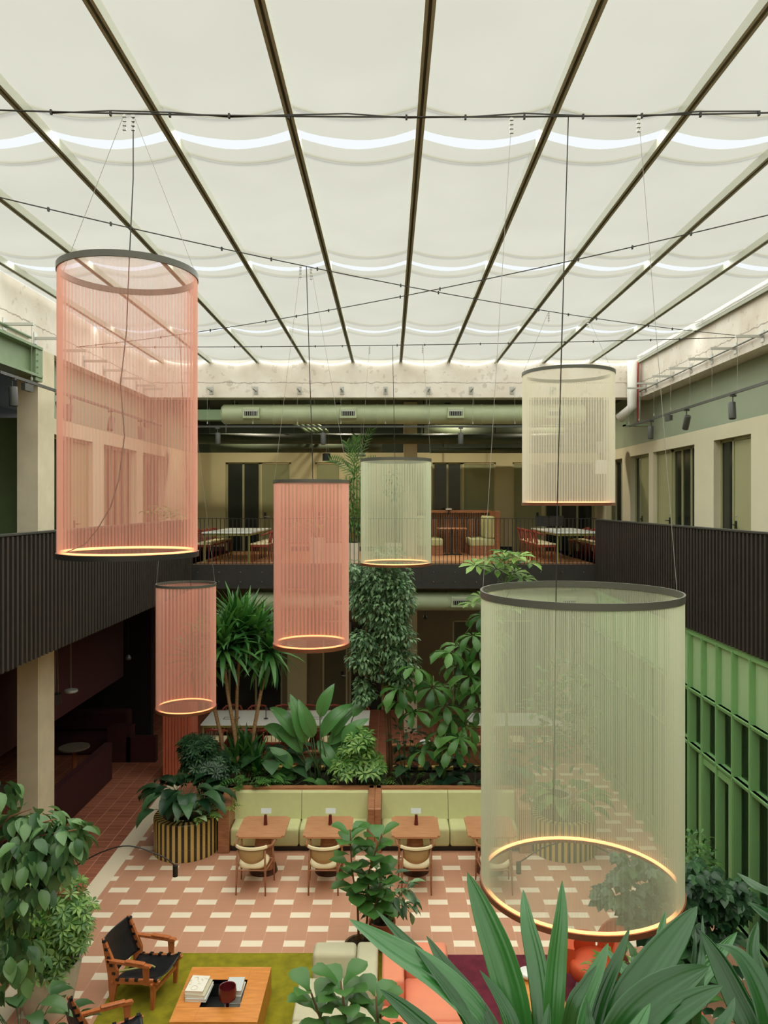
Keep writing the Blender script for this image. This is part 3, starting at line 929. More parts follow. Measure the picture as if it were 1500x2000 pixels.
# ------------------------------------------------ ducts and services
def duct(z, y, x0, x1, r, vents, label):
    g = empty('air_duct', (0, y, z), 0, label, 'duct')
    mb = MB()
    prof = [(x0, r * .8), (x0 + .05, r)]
    n = int((x1 - x0) / 1.1)
    for i in range(1, n):
        x = x0 + (x1 - x0) * i / n
        prof += [(x - .02, r), (x, r + .012), (x + .02, r)]
    prof += [(x1 - .05, r), (x1, r * .8)]
    vs = []; fs = []; N = 28
    for (x, rr_) in prof:
        for k in range(N):
            a = 2 * PI * k / N
            vs.append((x, rr_ * math.cos(a), rr_ * math.sin(a)))
    for i in range(len(prof) - 1):
        for k in range(N):
            fs.append((i * N + k, (i + 1) * N + k, (i + 1) * N + (k + 1) % N, i * N + (k + 1) % N))
    fs += [tuple(range(N)), tuple((len(prof) - 1) * N + k for k in range(N - 1, -1, -1))]
    mb.add(vs, fs)
    d = mb.build('duct_body', M['duct'], g); autosmooth(d, 40)
    for i in range(int((x1 - x0) / 1.9) + 1):
        x = x0 + .3 + i * 1.9
        MB().tube([(x, 0, r), (x, 0, r + .45 if z > 5 else r + .1)], .012, 5).build('hanger', M['grey'], g)
    for x in vents:
        v = MB().rbox(x - .2, -r - .05, -.13, x + .2, -r + .12, .13, .02, 2).build('vent', M['duct'], g)
        MB().box(x - .15, -r - .056, -.065, x + .15, -r - .048, .065).build('vent_opening', M['dark'], v)
        b2 = MB()
        for k in range(6): b2.box(x - .13 + k * .05, -r - .064, -.06, x - .118 + k * .05, -r - .055, .06)
        b2.box(x - .15, -r - .07, .035, x + .15, -r - .055, .065)
        b2.build('vent_blades', M['steel'], v)
duct(8.33, 18.3, -3.98, 4.65, .235, [(p - 760) * 18.5 / 1500 for p in (497, 682, 887, 1075)], 'large round green air duct with vents under the far concrete beam')
duct(3.89, 18.3, -3.3, 4.9, .235, [(p - 760) * 18.4 / 1500 for p in (668, 895, 1105)], 'round green air duct with vents under the far balcony')
o = MB().box(-4.55, 18.12, 8.18, -3.95, 18.48, 8.42).build('rectangular_duct', M['steelgreen']); tag(o, 'short square green duct at the left end of the round duct', 'duct', None, 'thing')
for i, (y, z, x0, x1, r, l) in enumerate(((20.4, 7.92, -5.2, 5.6, .14, 'long thin green pipe under the dark far ceiling'), (21.6, 7.80, -5.0, -.2, .16, 'low green pipe above the left doors of the far wall'), (21.5, 8.2, .9, 5.5, .2, 'thick green pipe above the right doors of the far wall'), (22.3, 7.75, 1.2, 6.0, .09, 'slim green pipe close to the far wall on the right'))):
    o = MB().tube([(x0, y, z), (x1, y, z)], r, 14).build('service_pipe', M['darkduct'] if 'darkduct' in M else M['steelgreen'], None, True)
    tag(o, l, 'pipe', None, 'thing')
    hb = MB()
    x = x0 + .4
    while x < x1: hb.box(x, y - .01, z, x + .03, y + .01, 8.95); x += 1.9
    hb.build('pipe_hanger', M['black'], o)
for k in range(5):
    x = -2.6 + k * .14
    o = MB().tube([(x, 19.6, 8.7), (x, 20.0, 8.35), (x + .25, 20.9, 8.25), (x + .3, 22.5, 8.25)], .04, 8).build('conduit_pipe', M['steelgreen'], None, True)
    tag(o, '%s from the left of the bent green conduits under the far ceiling' % ORD[k], 'pipe', 'bent conduits under the far ceiling', 'thing')
# services in the right corner of the void
o = MB().tube([(5.63, YF - .14, 9.5), (5.63, YF - .14, 8.45), (5.4, YF + .1, 8.2)], .11, 16).build('drain_pipe', M['white'], None, True); tag(o, 'thick white pipe in the far right corner of the concrete beams', 'pipe', None, 'thing')
o = MB().tube([(5.79, YF - .06, 9.5), (5.79, YF - .06, 8.1)], .018, 8).build('red_pipe', mat('red_pipe', (206, 70, 70), .4), None, True); tag(o, 'thin red sprinkler pipe beside the white corner pipe', 'pipe', None, 'thing')
for k, x in enumerate((5.71, 5.74, 5.83)):
    o = MB().tube([(x, YF - .07, 9.5 - k * .4), (x, YF - .07, 8.0)], .014, 6).build('conduit', M['steel'], None, True); tag(o, '%s thin steel conduit from the left beside the red corner pipe' % ORD[k], 'pipe', 'steel conduits in the right corner', 'thing')
o = MB().box(5.45, YF - .2, 8.0, 6.05, YF + .02, 8.03).box(5.45, YF - .2, 8.0, 5.47, YF, 8.08).build('cable_tray', M['steelgreen']); tag(o, 'small green cable tray under the pipes in the right corner', 'tray', None, 'thing')
o = MB().tube([(XR - .05, 11.0, 8.86), (XR - .05, YF - .1, 8.80)], .016, 6).build('wall_conduit', M['grey'], None, True); tag(o, 'grey conduit running along the right concrete beam', 'pipe', None, 'thing')
o = MB().tube([(XL + .03, 4.0, 8.86), (XL + .03, 11.9, 8.78)], .02, 6).build('wall_conduit', M['steelgreen'], None, True); tag(o, 'green conduit running above the steel beam on the left', 'pipe', None, 'thing')
sp = empty('loudspeaker', (5.05, 18.3, 6.9), 0, 'white wall loudspeaker with black bracket in the far right corner', 'speaker')
MB().rbox(-.12, -.1, 0, .12, .1, .34, .02).build('speaker_body', M['white'], sp)
MB().box(-.02, -.02, .34, .02, .02, 1.9).build('pole', M['black'], sp)
MB().rbox(-.09, -.08, .5, .09, .08, .78, .02).build('bracket', M['grey'], sp)
# ------------------------------------------------ small pendants
def pendant(x, y, z, ztop, kind, label):
    g = empty('pendant_light', (x, y, z), 0, label, 'pendant light')
    if kind == 'can':
        autosmooth(MB().cyl((0, 0, -.09), .1, .18, 20).build('lamp_shade', M['black'], g))
        MB().tube([(0, .0, .08), (.03, 0, ztop - z)], .004, 4).tube([(.06, 0, .08), (.03, 0, ztop - z)], .003, 4).build('cord', M['wire'], g)
    elif kind == 'disc':
        autosmooth(MB().lathe([(0, .05), (.04, .05), (.11, .03), (.12, 0), (.1, -.02), (0, -.02)], n=20).build('lamp_shade', M['grey'], g))
        MB().tube([(0, 0, .05), (0, 0, ztop - z)], .005, 4).build('cord', M['wire'], g)
    else:
        autosmooth(MB().lathe([(0, .06), (.03, .06), (.06, 0), (.05, -.04), (0, -.05)], n=14).build('lamp_shade', M['charcoal'], g))
        MB().tube([(0, 0, .05), (0, 0, ztop - z)], .004, 4).build('cord', M['black'], g)
    return g
pendant(-5.70, 13.1, 2.87, 4.22, 'can', 'black can pendant hanging beside the lower left column')
pendant(-5.55, 13.4, 2.93, 4.22, 'disc', 'small grey disc pendant hanging in the dark left aisle')
pendant(-5.5, 16.2, 2.95, 4.22, 'bell', 'small dark pendant deeper in the left aisle beneath the balcony')
pendant(.93, 19.9, 3.25, 4.22, 'bell', 'small black pendant beside the far ground floor column')
pendant(-1.55, 19.0, 7.35, 8.95, 'can', 'grey can pendant above the far balcony left of the palm')
pendant(-.70, 19.2, 7.40, 8.95, 'disc', 'small pale pendant under the far ceiling above the palm')
# ------------------------------------------------ far balcony railing
g = empty('balcony_railing', (0, YF - .02, 0), 0, 'thin black metal railing along the far balcony', 'railing')
MB().box(-4.6, -.012, F2 + 1.075, 4.83, .012, F2 + 1.09).build('top_rail', M['black'], g)
MB().box(-4.6, -.01, F2 + .02, 4.83, .01, F2 + .035).build('bottom_rail', M['black'], g)
bl = MB().box(-.007, -.007, 0, .007, .007, 1.08).build('baluster', M['black'], g, loc=(-4.5, 0, F2))
for i in range(1, 99):
    c = bl.copy(); COL.objects.link(c); c.parent = g; c.location = (-4.5 + i * .0945, 0, F2)

# ------------------------------------------------ banquettes
def banquette(x0, x1, pl, pr, label):
    g = empty('banquette', ((x0 + x1) / 2, 14.0, 0), 0, label, 'banquette')
    c = (x0 + x1) / 2; a, b2 = x0 - c, x1 - c
    MB().box(a, -.27, 0, b2, .35, .09).build('plinth', M['black'], g)
    MB().box(a, .24, .09, b2, .38, .90).box(a - pl + .03, .27, .90, b2 + pr - .03, .40, .925).build('back_frame', M['wood'], g)
    n = 2; w = (b2 - a) / n
    for i in range(n):
        xa, xb = a + i * w, a + (i + 1) * w
        s = MB().rbox(xa + .004, -.33, .09, xb - .004, .2, .42, .05, 4).build('seat_cushion', M['greenfab'], g); autosmooth(s, 60)
        bk = MB()
        bk.prism([(.10, .41), (.24, .41), (.25, .895), (.20, .895), (.17, .87)], xa + .004, xb - .004, 'x')
        autosmooth(bk.build('back_cushion', M['greenfab'], g), 20)
    for (xa, xb) in ((a - pl, a), (b2, b2 + pr)):
        pn = MB().prism([(-.38, 0), (.40, 0), (.40, .925), (.22, .925), (-.26, .80), (-.36, .80), (-.38, .78)], xa, xb, 'x').build('side_panel', M['wood'], g)
        md = pn.modifiers.new('b', 'BEVEL'); md.width = .012; md.segments = 2; md.limit_method = 'ANGLE'
banquette(-2.84, -.38, .20, .12, 'light green upholstered banquette in a wooden frame beside the left striped planter')
banquette(-.14, 2.31, .12, .22, 'light green upholstered banquette in a wooden frame beside the right striped planter')

# ------------------------------------------------ wooden tables with a menu stand
def cafe_table():
    g = empty('cafe_table', (0, 0, 0), 0, 'x', 'table')
    bm = bmesh.new(); bmesh.ops.create_cube(bm, size=1)
    for v in bm.verts: v.co = Vector((v.co.x * .80, v.co.y * .84, .735 + v.co.z * .03))
    bmesh.ops.bevel(bm, geom=[e for e in bm.edges if abs(e.verts[0].co.z - e.verts[1].co.z) > .01], offset=.05, segments=5, affect='EDGES')
    t = MB(); bm.verts.index_update(); t.add([v.co[:] for v in bm.verts], [tuple(v.index for v in f.verts) for f in bm.faces]); bm.free()
    autosmooth(t.build('table_top', M['woodtable'], g))
    p = MB()
    N = 28; prof = [(.12, .13, .72), (.13, .15, .55), (.155, .19, .3), (.18, .23, .10)]
    vs = []; fs = []
    for (rx, ry, z) in prof:
        for k in range(N):
            a = 2 * PI * k / N
            ca, sa = math.cos(a), math.sin(a)
            q = (abs(ca) ** 4 + abs(sa) ** 4) ** -.25
            vs.append((rx * ca * q, ry * sa * q, z))
    for i in range(len(prof) - 1):
        for k in range(N): fs.append((i * N + k, i * N + (k + 1) % N, (i + 1) * N + (k + 1) % N, (i + 1) * N + k))
    p.add(vs, fs)
    autosmooth(p.build('pedestal', M['wood'], g))
    autosmooth(MB().cyl((0, 0, 0), .235, .10, 32, .21).build('foot', mat('dark_wood_foot', (74, 46, 32), .5) if 'df' not in M else M['df'], g))
    return g
t0 = cafe_table()
TX = [(-2.12, 'leftmost square wooden table at the left green banquette'), (-1.02, 'square wooden table at the right half of the left banquette'), (.44, 'square wooden table at the left half of the right banquette'), (1.70, 'square wooden table partly seen through the big green drum lamp')]
for i, (x, l) in enumerate(TX): place(t0, (x, 12.99, 0), 0, l, 'wooden tables at the banquettes', i == 0)
def menu_stand():
    g = empty('menu_stand', (0, 0, 0), 0, 'x', 'menu stand')
    autosmooth(MB().cyl((0, 0, 0), .034, .17, 16, .024).build('base', M['dred'], g))
    MB().box(-.085, -.004, .15, .085, .004, .235, Matrix.Rotation(R(-25), 4, 'X')).build('card', M['paperg'], g).location = (0, .0, .03)
    return g
m0 = menu_stand()
for i, (x, l) in enumerate(((-2.10, 'dark red stand with a small white card on the leftmost table'), (-1.0, 'dark red stand with a small white card on the second table from the left'), (.46, 'dark red stand with a small white card on the table of the right banquette'), (1.72, 'dark red card stand on the table behind the green drum lamp'))):
    place(m0, (x, 13.05, .75), 0, l, 'card stands on the wooden tables', i == 0)

# ------------------------------------------------ armchairs at the tables
def armchair():
    g = empty('armchair', (0, 0, 0), 0, 'x', 'chair')
    for (x, y, tx, ty, h) in ((-.235, -.24, -.22, -.20, .70), (.235, -.24, .22, -.20, .70), (-.275, .27, -.255, .22, .69), (.275, .27, .255, .22, .69)):
        MB().tube([(x, y, 0), ((x + tx) / 2, (y + ty) / 2, .38), (tx, ty, h)], [.011, .019, .015], 10).build('leg', M['wood'], g, True)
    # curved rail round the back ending in two arm tips
    pts = [(-.30, .27, .69), (-.305, .12, .70), (-.295, -.05, .715)]
    for i in range(9):
        a = PI + PI * (i + .6) / 9.2
        pts.append((.27 * math.cos(a), -.08 + .19 * math.sin(a), .735 + .015 * math.sin(PI * i / 8)))
    pts += [(.295, -.05, .715), (.305, .12, .70), (.30, .27, .69)]
    o = MB().tube(pts, [.016] + [.02] * 1 + [.022] * (len(pts) - 4) + [.02] * 1 + [.016], 10).build('arm_rail', M['wood'], g, True)
    # padded crest and hanging back panel
    vs = []; fs = []; n = 12
    for i in range(n + 1):
        t = i / n; a = PI + PI * (.16 + .68 * t)
        x = .265 * math.cos(a); y = -.08 + .2 * math.sin(a)
        for (dz, k) in ((.775, .985), (.782, 1.03), (.765, 1.09), (.735, 1.10)):
            vs.append((x * k, (y + .08) * k - .08, dz))
    for i in range(n):
        for k in range(3):
            q = i * 4 + k; fs.append((q, q + 4, q + 5, q + 1))
    MB().add(vs, fs).build('crest_pad', M['cream_pad'], g, True)
    vs = []; fs = []
    for i in range(n + 1):
        t = i / n; a = PI + PI * (.2 + .6 * t)
        low = .56 - .07 * math.sin(PI * t)
        for j in range(4):
            z = .735 - (.735 - low) * j / 3
            k = .93 - .02 * j
            vs.append((.27 * math.cos(a) * k, -.08 + .19 * math.sin(a) * k + .015 * j, z))
    for i in range(n):
        for j in range(3):
            q = i * 4 + j; fs.append((q, q + 4, q + 5, q + 1))
    o = MB().add(vs, fs).build('backrest', mat('tan_back_panel', (190, 164, 112), .8), g, True)
    md = o.modifiers.new('s', 'SOLIDIFY'); md.thickness = .018
    # round seat
    vs = []; N = 28
    rings = [(.0, .475), (.8, .47), (.97, .455), (1.0, .43), (.97, .41), (.0, .405)]
    vs = []; fs = []
    for (k, z) in rings:
        for i in range(N):
            a = 2 * PI * i / N
            ca, sa = math.cos(a), math.sin(a)
            q = (abs(ca) ** 3 + abs(sa) ** 3) ** (-1 / 3)
            vs.append((.235 * ca * q * k, .24 * sa * q * k + .02, z))
    for i in range(len(rings) - 1):
        for j in range(N): fs.append((i * N + j, i * N + (j + 1) % N, (i + 1) * N + (j + 1) % N, (i + 1) * N + j))
    MB().add(vs, fs).build('seat', M['cream_pad'], g, True)
    MB().tube([(-.24, -.2, .38), (.24, -.2, .38)], .012, 8).tube([(-.26, .24, .38), (.26, .24, .38)], .012, 8).tube([(-.23, -.22, .38), (-.27, .24, .38)], .012, 8).tube([(.23, -.22, .38), (.27, .24, .38)], .012, 8).build('seat_frame', M['wood'], g)
    return g
c0 = armchair()
for i, (x, rz, l) in enumerate(((-2.18, -3, 'leftmost wooden armchair with cream seat, seen from behind'), (-1.04, -1, 'wooden armchair with cream seat standing left of the fiddle leaf fig'), (.43, 1, 'wooden armchair with cream seat standing right of the fiddle leaf fig'), (1.71, 2, 'wooden armchair with cream seat half covered by the green drum lamp'))):
    place(c0, (x, 12.40, 0), R(rz), l, 'armchairs at the wooden tables', i == 0)

# ------------------------------------------------ striped round planters
def planter(x, y, label):
    g = empty('striped_planter', (x, y, 0), 0, label, 'planter')
    autosmooth(MB().lathe([(0, .0), (.575, 0), (.575, .62), (.565, .64), (.42, .64), (.42, .55)], n=48).build('tiled_body', M['stripes'], g))
    MB().cyl((0, 0, .50), .42, .06, 32).build('soil', M['soil'], g)
    return g
planter(-3.64, 13.82, 'round planter of yellow and black striped tiles on the left')
planter(3.13, 13.82, 'round planter of yellow and black striped tiles behind the big green drum lamp')
# planting bed between the booths
g = empty('planting_bed', (-.25, 15.3, 0), 0, 'long low planting bed behind the green banquettes, edged with striped tiles', 'planter')
MB().box(-3.2, -.88, 0, 2.9, -.80, .62).box(-3.2, .85, 0, 2.9, .95, .60).box(-3.2, -.8, 0, -3.1, .85, .62).box(2.8, -.8, 0, 2.9, .85, .62).build('bed_wall', M['black'], g)
MB().box(-3.1, -.8, .3, 2.8, .85, .55).build('soil', M['soil'], g)
st = MB(); st2 = MB()
for i in range(41):
    (st if i % 2 else st2).box(-3.2 + i * .15, .84, .60, -3.2 + (i + 1) * .15, .97, .66)
st.build('yellow_tiles', mat('yellow_tile', (206, 178, 98), .3), g); st2.build('black_tiles', mat('black_tile', (40, 32, 30), .3), g)

# booth behind the bed
g = empty('wooden_booth', (1.3, 17.0, 0), 0, 'brown wooden booth screen behind the planting bed', 'booth')
MB().box(-1.3, 0, 0, 1.75, .06, .82).box(-1.3, -.04, .82, 1.75, .12, .86).build('back_panel', M['wood'], g)
MB().box(1.55, -.75, .0, 1.75, 0, .62).box(1.35, .0, .86, 1.45, .9, .9).build('end_panel', M['wood'], g)
MB().box(-1.2, .12, 0, 1.3, .7, .44).build('bench_seat', M['greenfab'], g)
g = empty('bench_screen', (-1.6, 16.75, 0), 0, 'brown wooden bench back behind the banana plant', 'booth')
MB().box(-1.1, 0, 0, 1.0, .05, .76).box(-1.1, -.03, .76, 1.0, .08, .80).build('back_panel', M['wood'], g)
o = MB().lathe([(0, .0), (.10, 0), (.125, .03), (.12, .07), (.07, .085), (0, .08)], n=20).build('bowl', M['white'], None, True, loc=(.80, 17.05, .86)); tag(o, 'white round bowl standing on the wooden booth behind the bed', 'bowl', None, 'thing')

# ------------------------------------------------ long pale tables with chairs (far, both floors)
def wood_chair():
    g = empty('dining_chair', (0, 0, 0), 0, 'x', 'chair')
    for (x, y, h) in ((-.2, .2, .44), (.2, .2, .44), (-.2, -.2, .76), (.2, -.2, .76)):
        MB().tube([(x, y - (.03 if h > .5 else 0), 0), (x * .95, y, .42), (x * .95, y - (.06 if h > .5 else 0), h)], [.012, .017, .014], 6).build('leg', M['redwood'], g, True)
    MB().rbox(-.22, -.21, .43, .22, .23, .47, .015, 2).build('seat', M['cream_pad'], g)
    MB().box(-.21, -.2, .38, .21, .22, .43).build('seat_frame', M['redwood'], g)
    pts = [(-.27, -.02, .66), (-.25, -.15, .70), (-.19, -.25, .74), (0, -.29, .76), (.19, -.25, .74), (.25, -.15, .70), (.27, -.02, .66)]
    MB().tube(pts, [.014, .02, .026, .032, .026, .02, .014], 8).build('backrest', M['redwood'], g, True)
    for x in (-.1, 0, .1):
        MB().tube([(x, -.2, .44), (x, -.27, .74)], .008, 5).build('spindle', M['redwood'], g)
    return g
w0 = wood_chair(); first = [True]
def wchair(x, y, z, rz, label, group):
    place(w0, (x, y, z), R(rz), label, group, first[0]); first[0] = False
def long_table(x0, x1, y0, y1, z, label):
    cx, cy_ = (x0 + x1) / 2, (y0 + y1) / 2
    g = empty('long_table', (cx, cy_, z), 0, label, 'table')
    hx, hy = (x1 - x0) / 2, (y1 - y0) / 2
    MB().rbox(-hx, -hy, .71, hx, hy, .75, .008, 1).build('table_top', M['tablewhite'], g)
    MB().box(-hx + .05, -hy + .03, .66, hx - .05, hy - .03, .71).build('apron', M['brass'], g)
    for sx in (-1, 1):
        for sy in (-1, 1):
            MB().box(sx * (hx - .06) - .02, sy * (hy - .06) - .02, 0, sx * (hx - .06) + .02, sy * (hy - .06) + .02, .68).build('leg', M['brass'], g)
long_table(-4.46, -3.28, 18.25, 21.4, F2, 'long white table at the left end of the far balcony')
for i in range(4):
    wchair(-3.12, 18.75 + i * .72, F2, 90, 'red wooden chair, %s from the railing, on the right side of the left balcony table' % ORD[i], 'chairs right of the left balcony table')
    wchair(-4.55, 18.75 + i * .72, F2, -90, 'red wooden chair, %s from the railing, on the left side of the left balcony table' % ORD[i], 'chairs left of the left balcony table')
long_table(3.95, 5.1, 18.25, 21.4, F2, 'long white table at the right end of the far balcony')
for i in range(4):
    wchair(3.80, 18.75 + i * .72, F2, -90, 'red wooden chair, %s from the railing, on the left side of the right balcony table' % ORD[i], 'chairs left of the right balcony table')
    wchair(5.15, 18.75 + i * .72, F2, 90, 'red wooden chair, %s from the railing, on the right side of the right balcony table' % ORD[i], 'chairs right of the right balcony table')
long_table(-4.66, -.5, 18.95, 20.25, 0, 'long pale shared table on the ground floor behind the plants')
for i in range(6):
    wchair(-4.2 + i * .68, 18.75, 0, 0, '%s wooden chair from the left on the near side of the shared table' % ORD[i], 'near chairs of the shared table')
    wchair(-4.2 + i * .68, 20.45, 0, 180, '%s wooden chair from the left on the far side of the shared table' % ORD[i], 'far chairs of the shared table')
long_table(1.95, 4.3, 18.95, 20.0, 0, 'pale shared table on the ground floor right of the far column')
for i in range(3):
    wchair(2.4 + i * .68, 18.75, 0, 0, '%s wooden chair from the left at the right ground floor shared table' % ORD[i], 'chairs of the right shared table')
def table_lamp(x, y, label):
    g = empty('table_lamp', (x, y, .75), 0, label, 'lamp', 'black lamps on the shared table')
    MB().cyl((0, 0, 0), .055, .012, 16).build('base', M['black'], g)
    MB().cyl((0, 0, .01), .01, .26, 8).build('pole', M['black'], g)
    autosmooth(MB().lathe([(.0, .30), (.03, .30), (.08, .25), (.0, .26)], n=16).build('lamp_shade', M['black'], g))
table_lamp(-3.12, 19.45, 'black table lamp on the shared table behind the yucca')
table_lamp(-2.14, 19.45, 'black table lamp on the shared table left of the banana leaves')
table_lamp(-1.05, 19.45, 'black table lamp at the right end of the shared table')
for k, x in enumerate((-4.0, -1.9)):
    o = MB()
    for (a, b2, c, d) in ((-.2, -.1, .2, -.08), (-.2, .08, .2, .1), (-.2, -.1, -.18, .1), (.18, -.1, .2, .1)): o.box(a, b2, 0, c, d, .004)
    q = o.build('cable_hatch', M['charcoal'], None, loc=(x, 19.5, .75)); tag(q, 'dark cable hatch frame in the %s half of the pale shared table' % ('left' if k == 0 else 'right'), 'hatch', None, 'thing')

# ------------------------------------------------ far balcony booth
g = empty('balcony_booth', (1.8, 21.6, F2), 0, 'slatted wooden booth with green seats in the middle of the far balcony', 'booth')
sl = MB()
for i in range(41): sl.box(-.95 + i * .05, .62, 0, -.925 + i * .05, .66, 1.16)
sl.build('slat_screen', M['wood'], g)
MB().box(-1.0, .66, 0, 1.15, .70, 1.16).build('screen_back', M['black'], g)
MB().box(-1.0, .55, 1.16, 1.10, .70, 1.24).build('screen_cap', M['wood'], g)
MB().box(1.10, -.6, 0, 1.24, .7, 1.22).build('end_post', M['wood'], g)
for (a, b2, c, d) in ((.42, 1.10, .84, 1.10), (-1.0, -.33, -1.0, -.78)):
    MB().box(a, -.55, 0, b2, .6, .26).build('seat_box', M['wood'], g)
    autosmooth(MB().rbox(a, -.57, .26, b2, .6, .47, .04, 3).build('seat_cushion', M['greenfab'], g), 60)
    autosmooth(MB().rbox(c, -.57, .47, d, .6, 1.08, .05, 3).build('back_cushion', M['greenfab'], g), 60)
g = empty('booth_table', (1.75, 21.5, F2), 0, 'small wooden table on a black foot inside the balcony booth', 'table')
MB().rbox(-.40, -.35, .72, .40, .35, .75, .01, 1).build('table_top', M['woodtable'], g)
MB().box(-.035, -.035, 0, .035, .035, .72).build('pole', M['black'], g)
MB().box(-.28, -.2, 0, .28, .2, .02).build('foot', M['black'], g)
g = empty('wall_lamp', (1.72, 22.15, F2 + 1.12), 0, 'small white shaded lamp on the balcony booth screen', 'lamp')
MB().cyl((0, 0, .13), .09, .04, 14).build('lamp_shade', M['white'], g)
MB().box(-.02, -.02, 0, .02, .02, .13).build('stem', M['black'], g)
g = empty('low_bench', (-2.35, 19.8, F2), 0, 'low red wooden bench seen through the middle pink drum lamp', 'bench')
MB().box(-.45, -.17, .40, .45, .17, .44).build('seat', M['redwood'], g)
for x in (-.4, .4): MB().box(x - .02, -.15, 0, x + .02, .15, .4).build('leg', M['redwood'], g)
# desk items seen on the right balcony table
for k, (x, y, w) in enumerate(((4.15, 20.9, .34), (4.6, 21.1, .38))):
    g = empty('monitor', (x, y, F2 + .75), 0, 'dark computer screen %s of the right balcony table' % ('nearer the left edge' if k == 0 else 'nearer the middle'), 'monitor')
    MB().box(-w / 2, -.01, .06, w / 2, .01, .34).build('screen', M['black'], g); MB().box(-.08, -.06, 0, .08, .06, .01).box(-.015, .0, 0, .015, .02, .1).build('stand', M['grey'], g)

# ------------------------------------------------ dark lounge tables on the left
def lounge_table(x, y, r, h, label):
    g = empty('round_table', (x, y, 0), 0, label, 'table')
    autosmooth(MB().cyl((0, 0, h - .03), r, .03, 30).build('table_top', mat('dim_stone', (120, 108, 92), .3) if 'ds' not in M else M['ds'], g))
    MB().cyl((0, 0, .02), .05, h - .05, 12).build('pole', M['copper'], g)
    MB().cyl((0, 0, 0), .2, .02, 20).build('base', M['black'], g)
lounge_table(-7.05, 17.2, .33, .76, 'round dark table on a copper post in the left lounge')
lounge_table(-7.6, 14.9, .38, .62, 'round dark table nearer the column in the left lounge')
o = MB().rbox(-8.6, 18.9, 0, -6.6, 19.7, .42, .06, 2).rbox(-8.6, 19.5, .42, -6.6, 19.8, .95, .08, 2).build('lounge_sofa', M['maroon']); tag(o, 'dark red sofa along the end of the left lounge', 'sofa', None, 'thing')

# ------------------------------------------------ lounge area in front
def rug(x0, x1, y0, y1, m, label):
    o = MB().rbox(x0, y0, 0, x1, y1, .018, .008, 1).build('rug', M[m]); tag(o, label, 'rug', None, 'thing')
rug(-3.53, .2, 6.6, 10.59, 'rug', 'olive green rug under the coffee table and leather chairs')
rug(.35, 3.25, 6.4, 10.55, 'rug2', 'plum red rug under the coral sofa and orange chair')

# coffee table with a sunken tray
g = empty('coffee_table', (-1.99, 9.2, .018), 0, 'square orange oak coffee table with a sunken black tray on the olive rug', 'table')
t = MB(); hx, hy = .5, .515
X0, X1, Y0, Y1 = -.22, .25, -.26, .26
for (a, b2, c, d) in ((-hx, -hy, hx, Y0), (-hx, Y1, hx, hy), (-hx, Y0, X0, Y1), (X1, Y0, hx, Y1)): t.box(a, b2, .28, c, d, .33)
t.build('table_top', M['oak'], g)
MB().box(-hx, -hy, .0, hx, -hy + .03, .28).box(-hx, hy - .03, 0, hx, hy, .28).box(-hx, -hy + .03, 0, -hx + .03, hy - .03, .28).box(hx - .03, -hy + .03, 0, hx, hy - .03, .28).build('side_board', M['oak'], g)
MB().box(X0, Y0, .10, X1, Y1, .12).box(X0 - .01, Y0, .12, X0, Y1, .325).box(X1, Y0, .12, X1 + .01, Y1, .325).box(X0, Y0 - .01, .12, X1, Y0, .325).box(X0, Y1, .12, X1, Y1 + .01, .325).build('tray', M['black'], g)
for (a, b2, c, d) in ((-hx, Y0 - .002, X0, Y0), (X1, Y1, hx, Y1 + .002), (X0 - .002, -hy, X0, Y0), (X1, Y1, X1 + .002, hy)):
    MB().box(a, b2, .3305, c, d, .331).build('board_joint', M['copper'], g)
def book(x, y, z, w, d, h, rz, cover, label, deco=False):
    g = empty('book', (x, y, z), R(rz), label, 'book', 'books on the coffee table')
    MB().box(-w / 2, -d / 2, 0, w / 2, d / 2, .003).box(-w / 2, -d / 2, h - .003, w / 2, d / 2, h).box(-w / 2, -d / 2, 0, -w / 2 + .004, d / 2, h).build('cover', M[cover], g)
    MB().box(-w / 2 + .004, -d / 2 + .004, .003, w / 2 - .004, d / 2 - .004, h - .003).build('pages', M['paper'], g)
    if deco:
        e = MB(); rq = random.Random(5)
        for i in range(7):
            q = [(-.07 + (i % 3) * .06 + rq.uniform(-.01, .01), .10 - (i // 3) * .055, h + .001)]
            for k in range(7): q.append((q[-1][0] + rq.uniform(-.015, .017), q[-1][1] + rq.uniform(-.018, .014), h + .001))
            e.tube(q, .0022, 4)
        e.lathe([(.036, h), (.036, h + .003), (.040, h + .003), (.040, h)], (-.01, -.09, 0), 20, True)
        e.build('cover_ornament', M['beigefab'], g)
book(-2.27, 9.20, .348, .25, .34, .035, -3, 'paperg', 'bottom book of the stack of three on the coffee table')
book(-2.28, 9.21, .383, .24, .32, .032, -5, 'beigefab', 'middle book of the stack of three on the coffee table')
book(-2.30, 9.22, .415, .22, .30, .038, -4, 'paper', 'top book with an embossed cream cover on the coffee table stack', True)
book(-1.87, 9.31, .138, .21, .28, .10, 3, 'paperg', 'thick grey book lying at the bottom of the sunken tray')
book(-1.87, 9.31, .238, .21, .28, .09, -2, 'paper', 'pale book in the middle of the pile in the sunken tray')
book(-1.87, 9.31, .328, .20, .27, .06, 1, 'paperg', 'grey white book on top of the pile in the sunken tray')
g = empty('goblet', (-1.90, 9.03, .138), 0, 'dark red ceramic goblet standing in the sunken tray', 'goblet')
autosmooth(MB().lathe([(0, 0), (.06, 0), (.055, .012), (.02, .03), (.018, .20), (.03, .215)], n=20).build('foot', M['dred'], g))
autosmooth(MB().lathe([(0, .215), (.05, .22), (.095, .26), (.105, .34), (.098, .40), (.088, .395), (.09, .33), (.07, .27), (0, .25)], n=28).build('bowl', M['dred'], g))

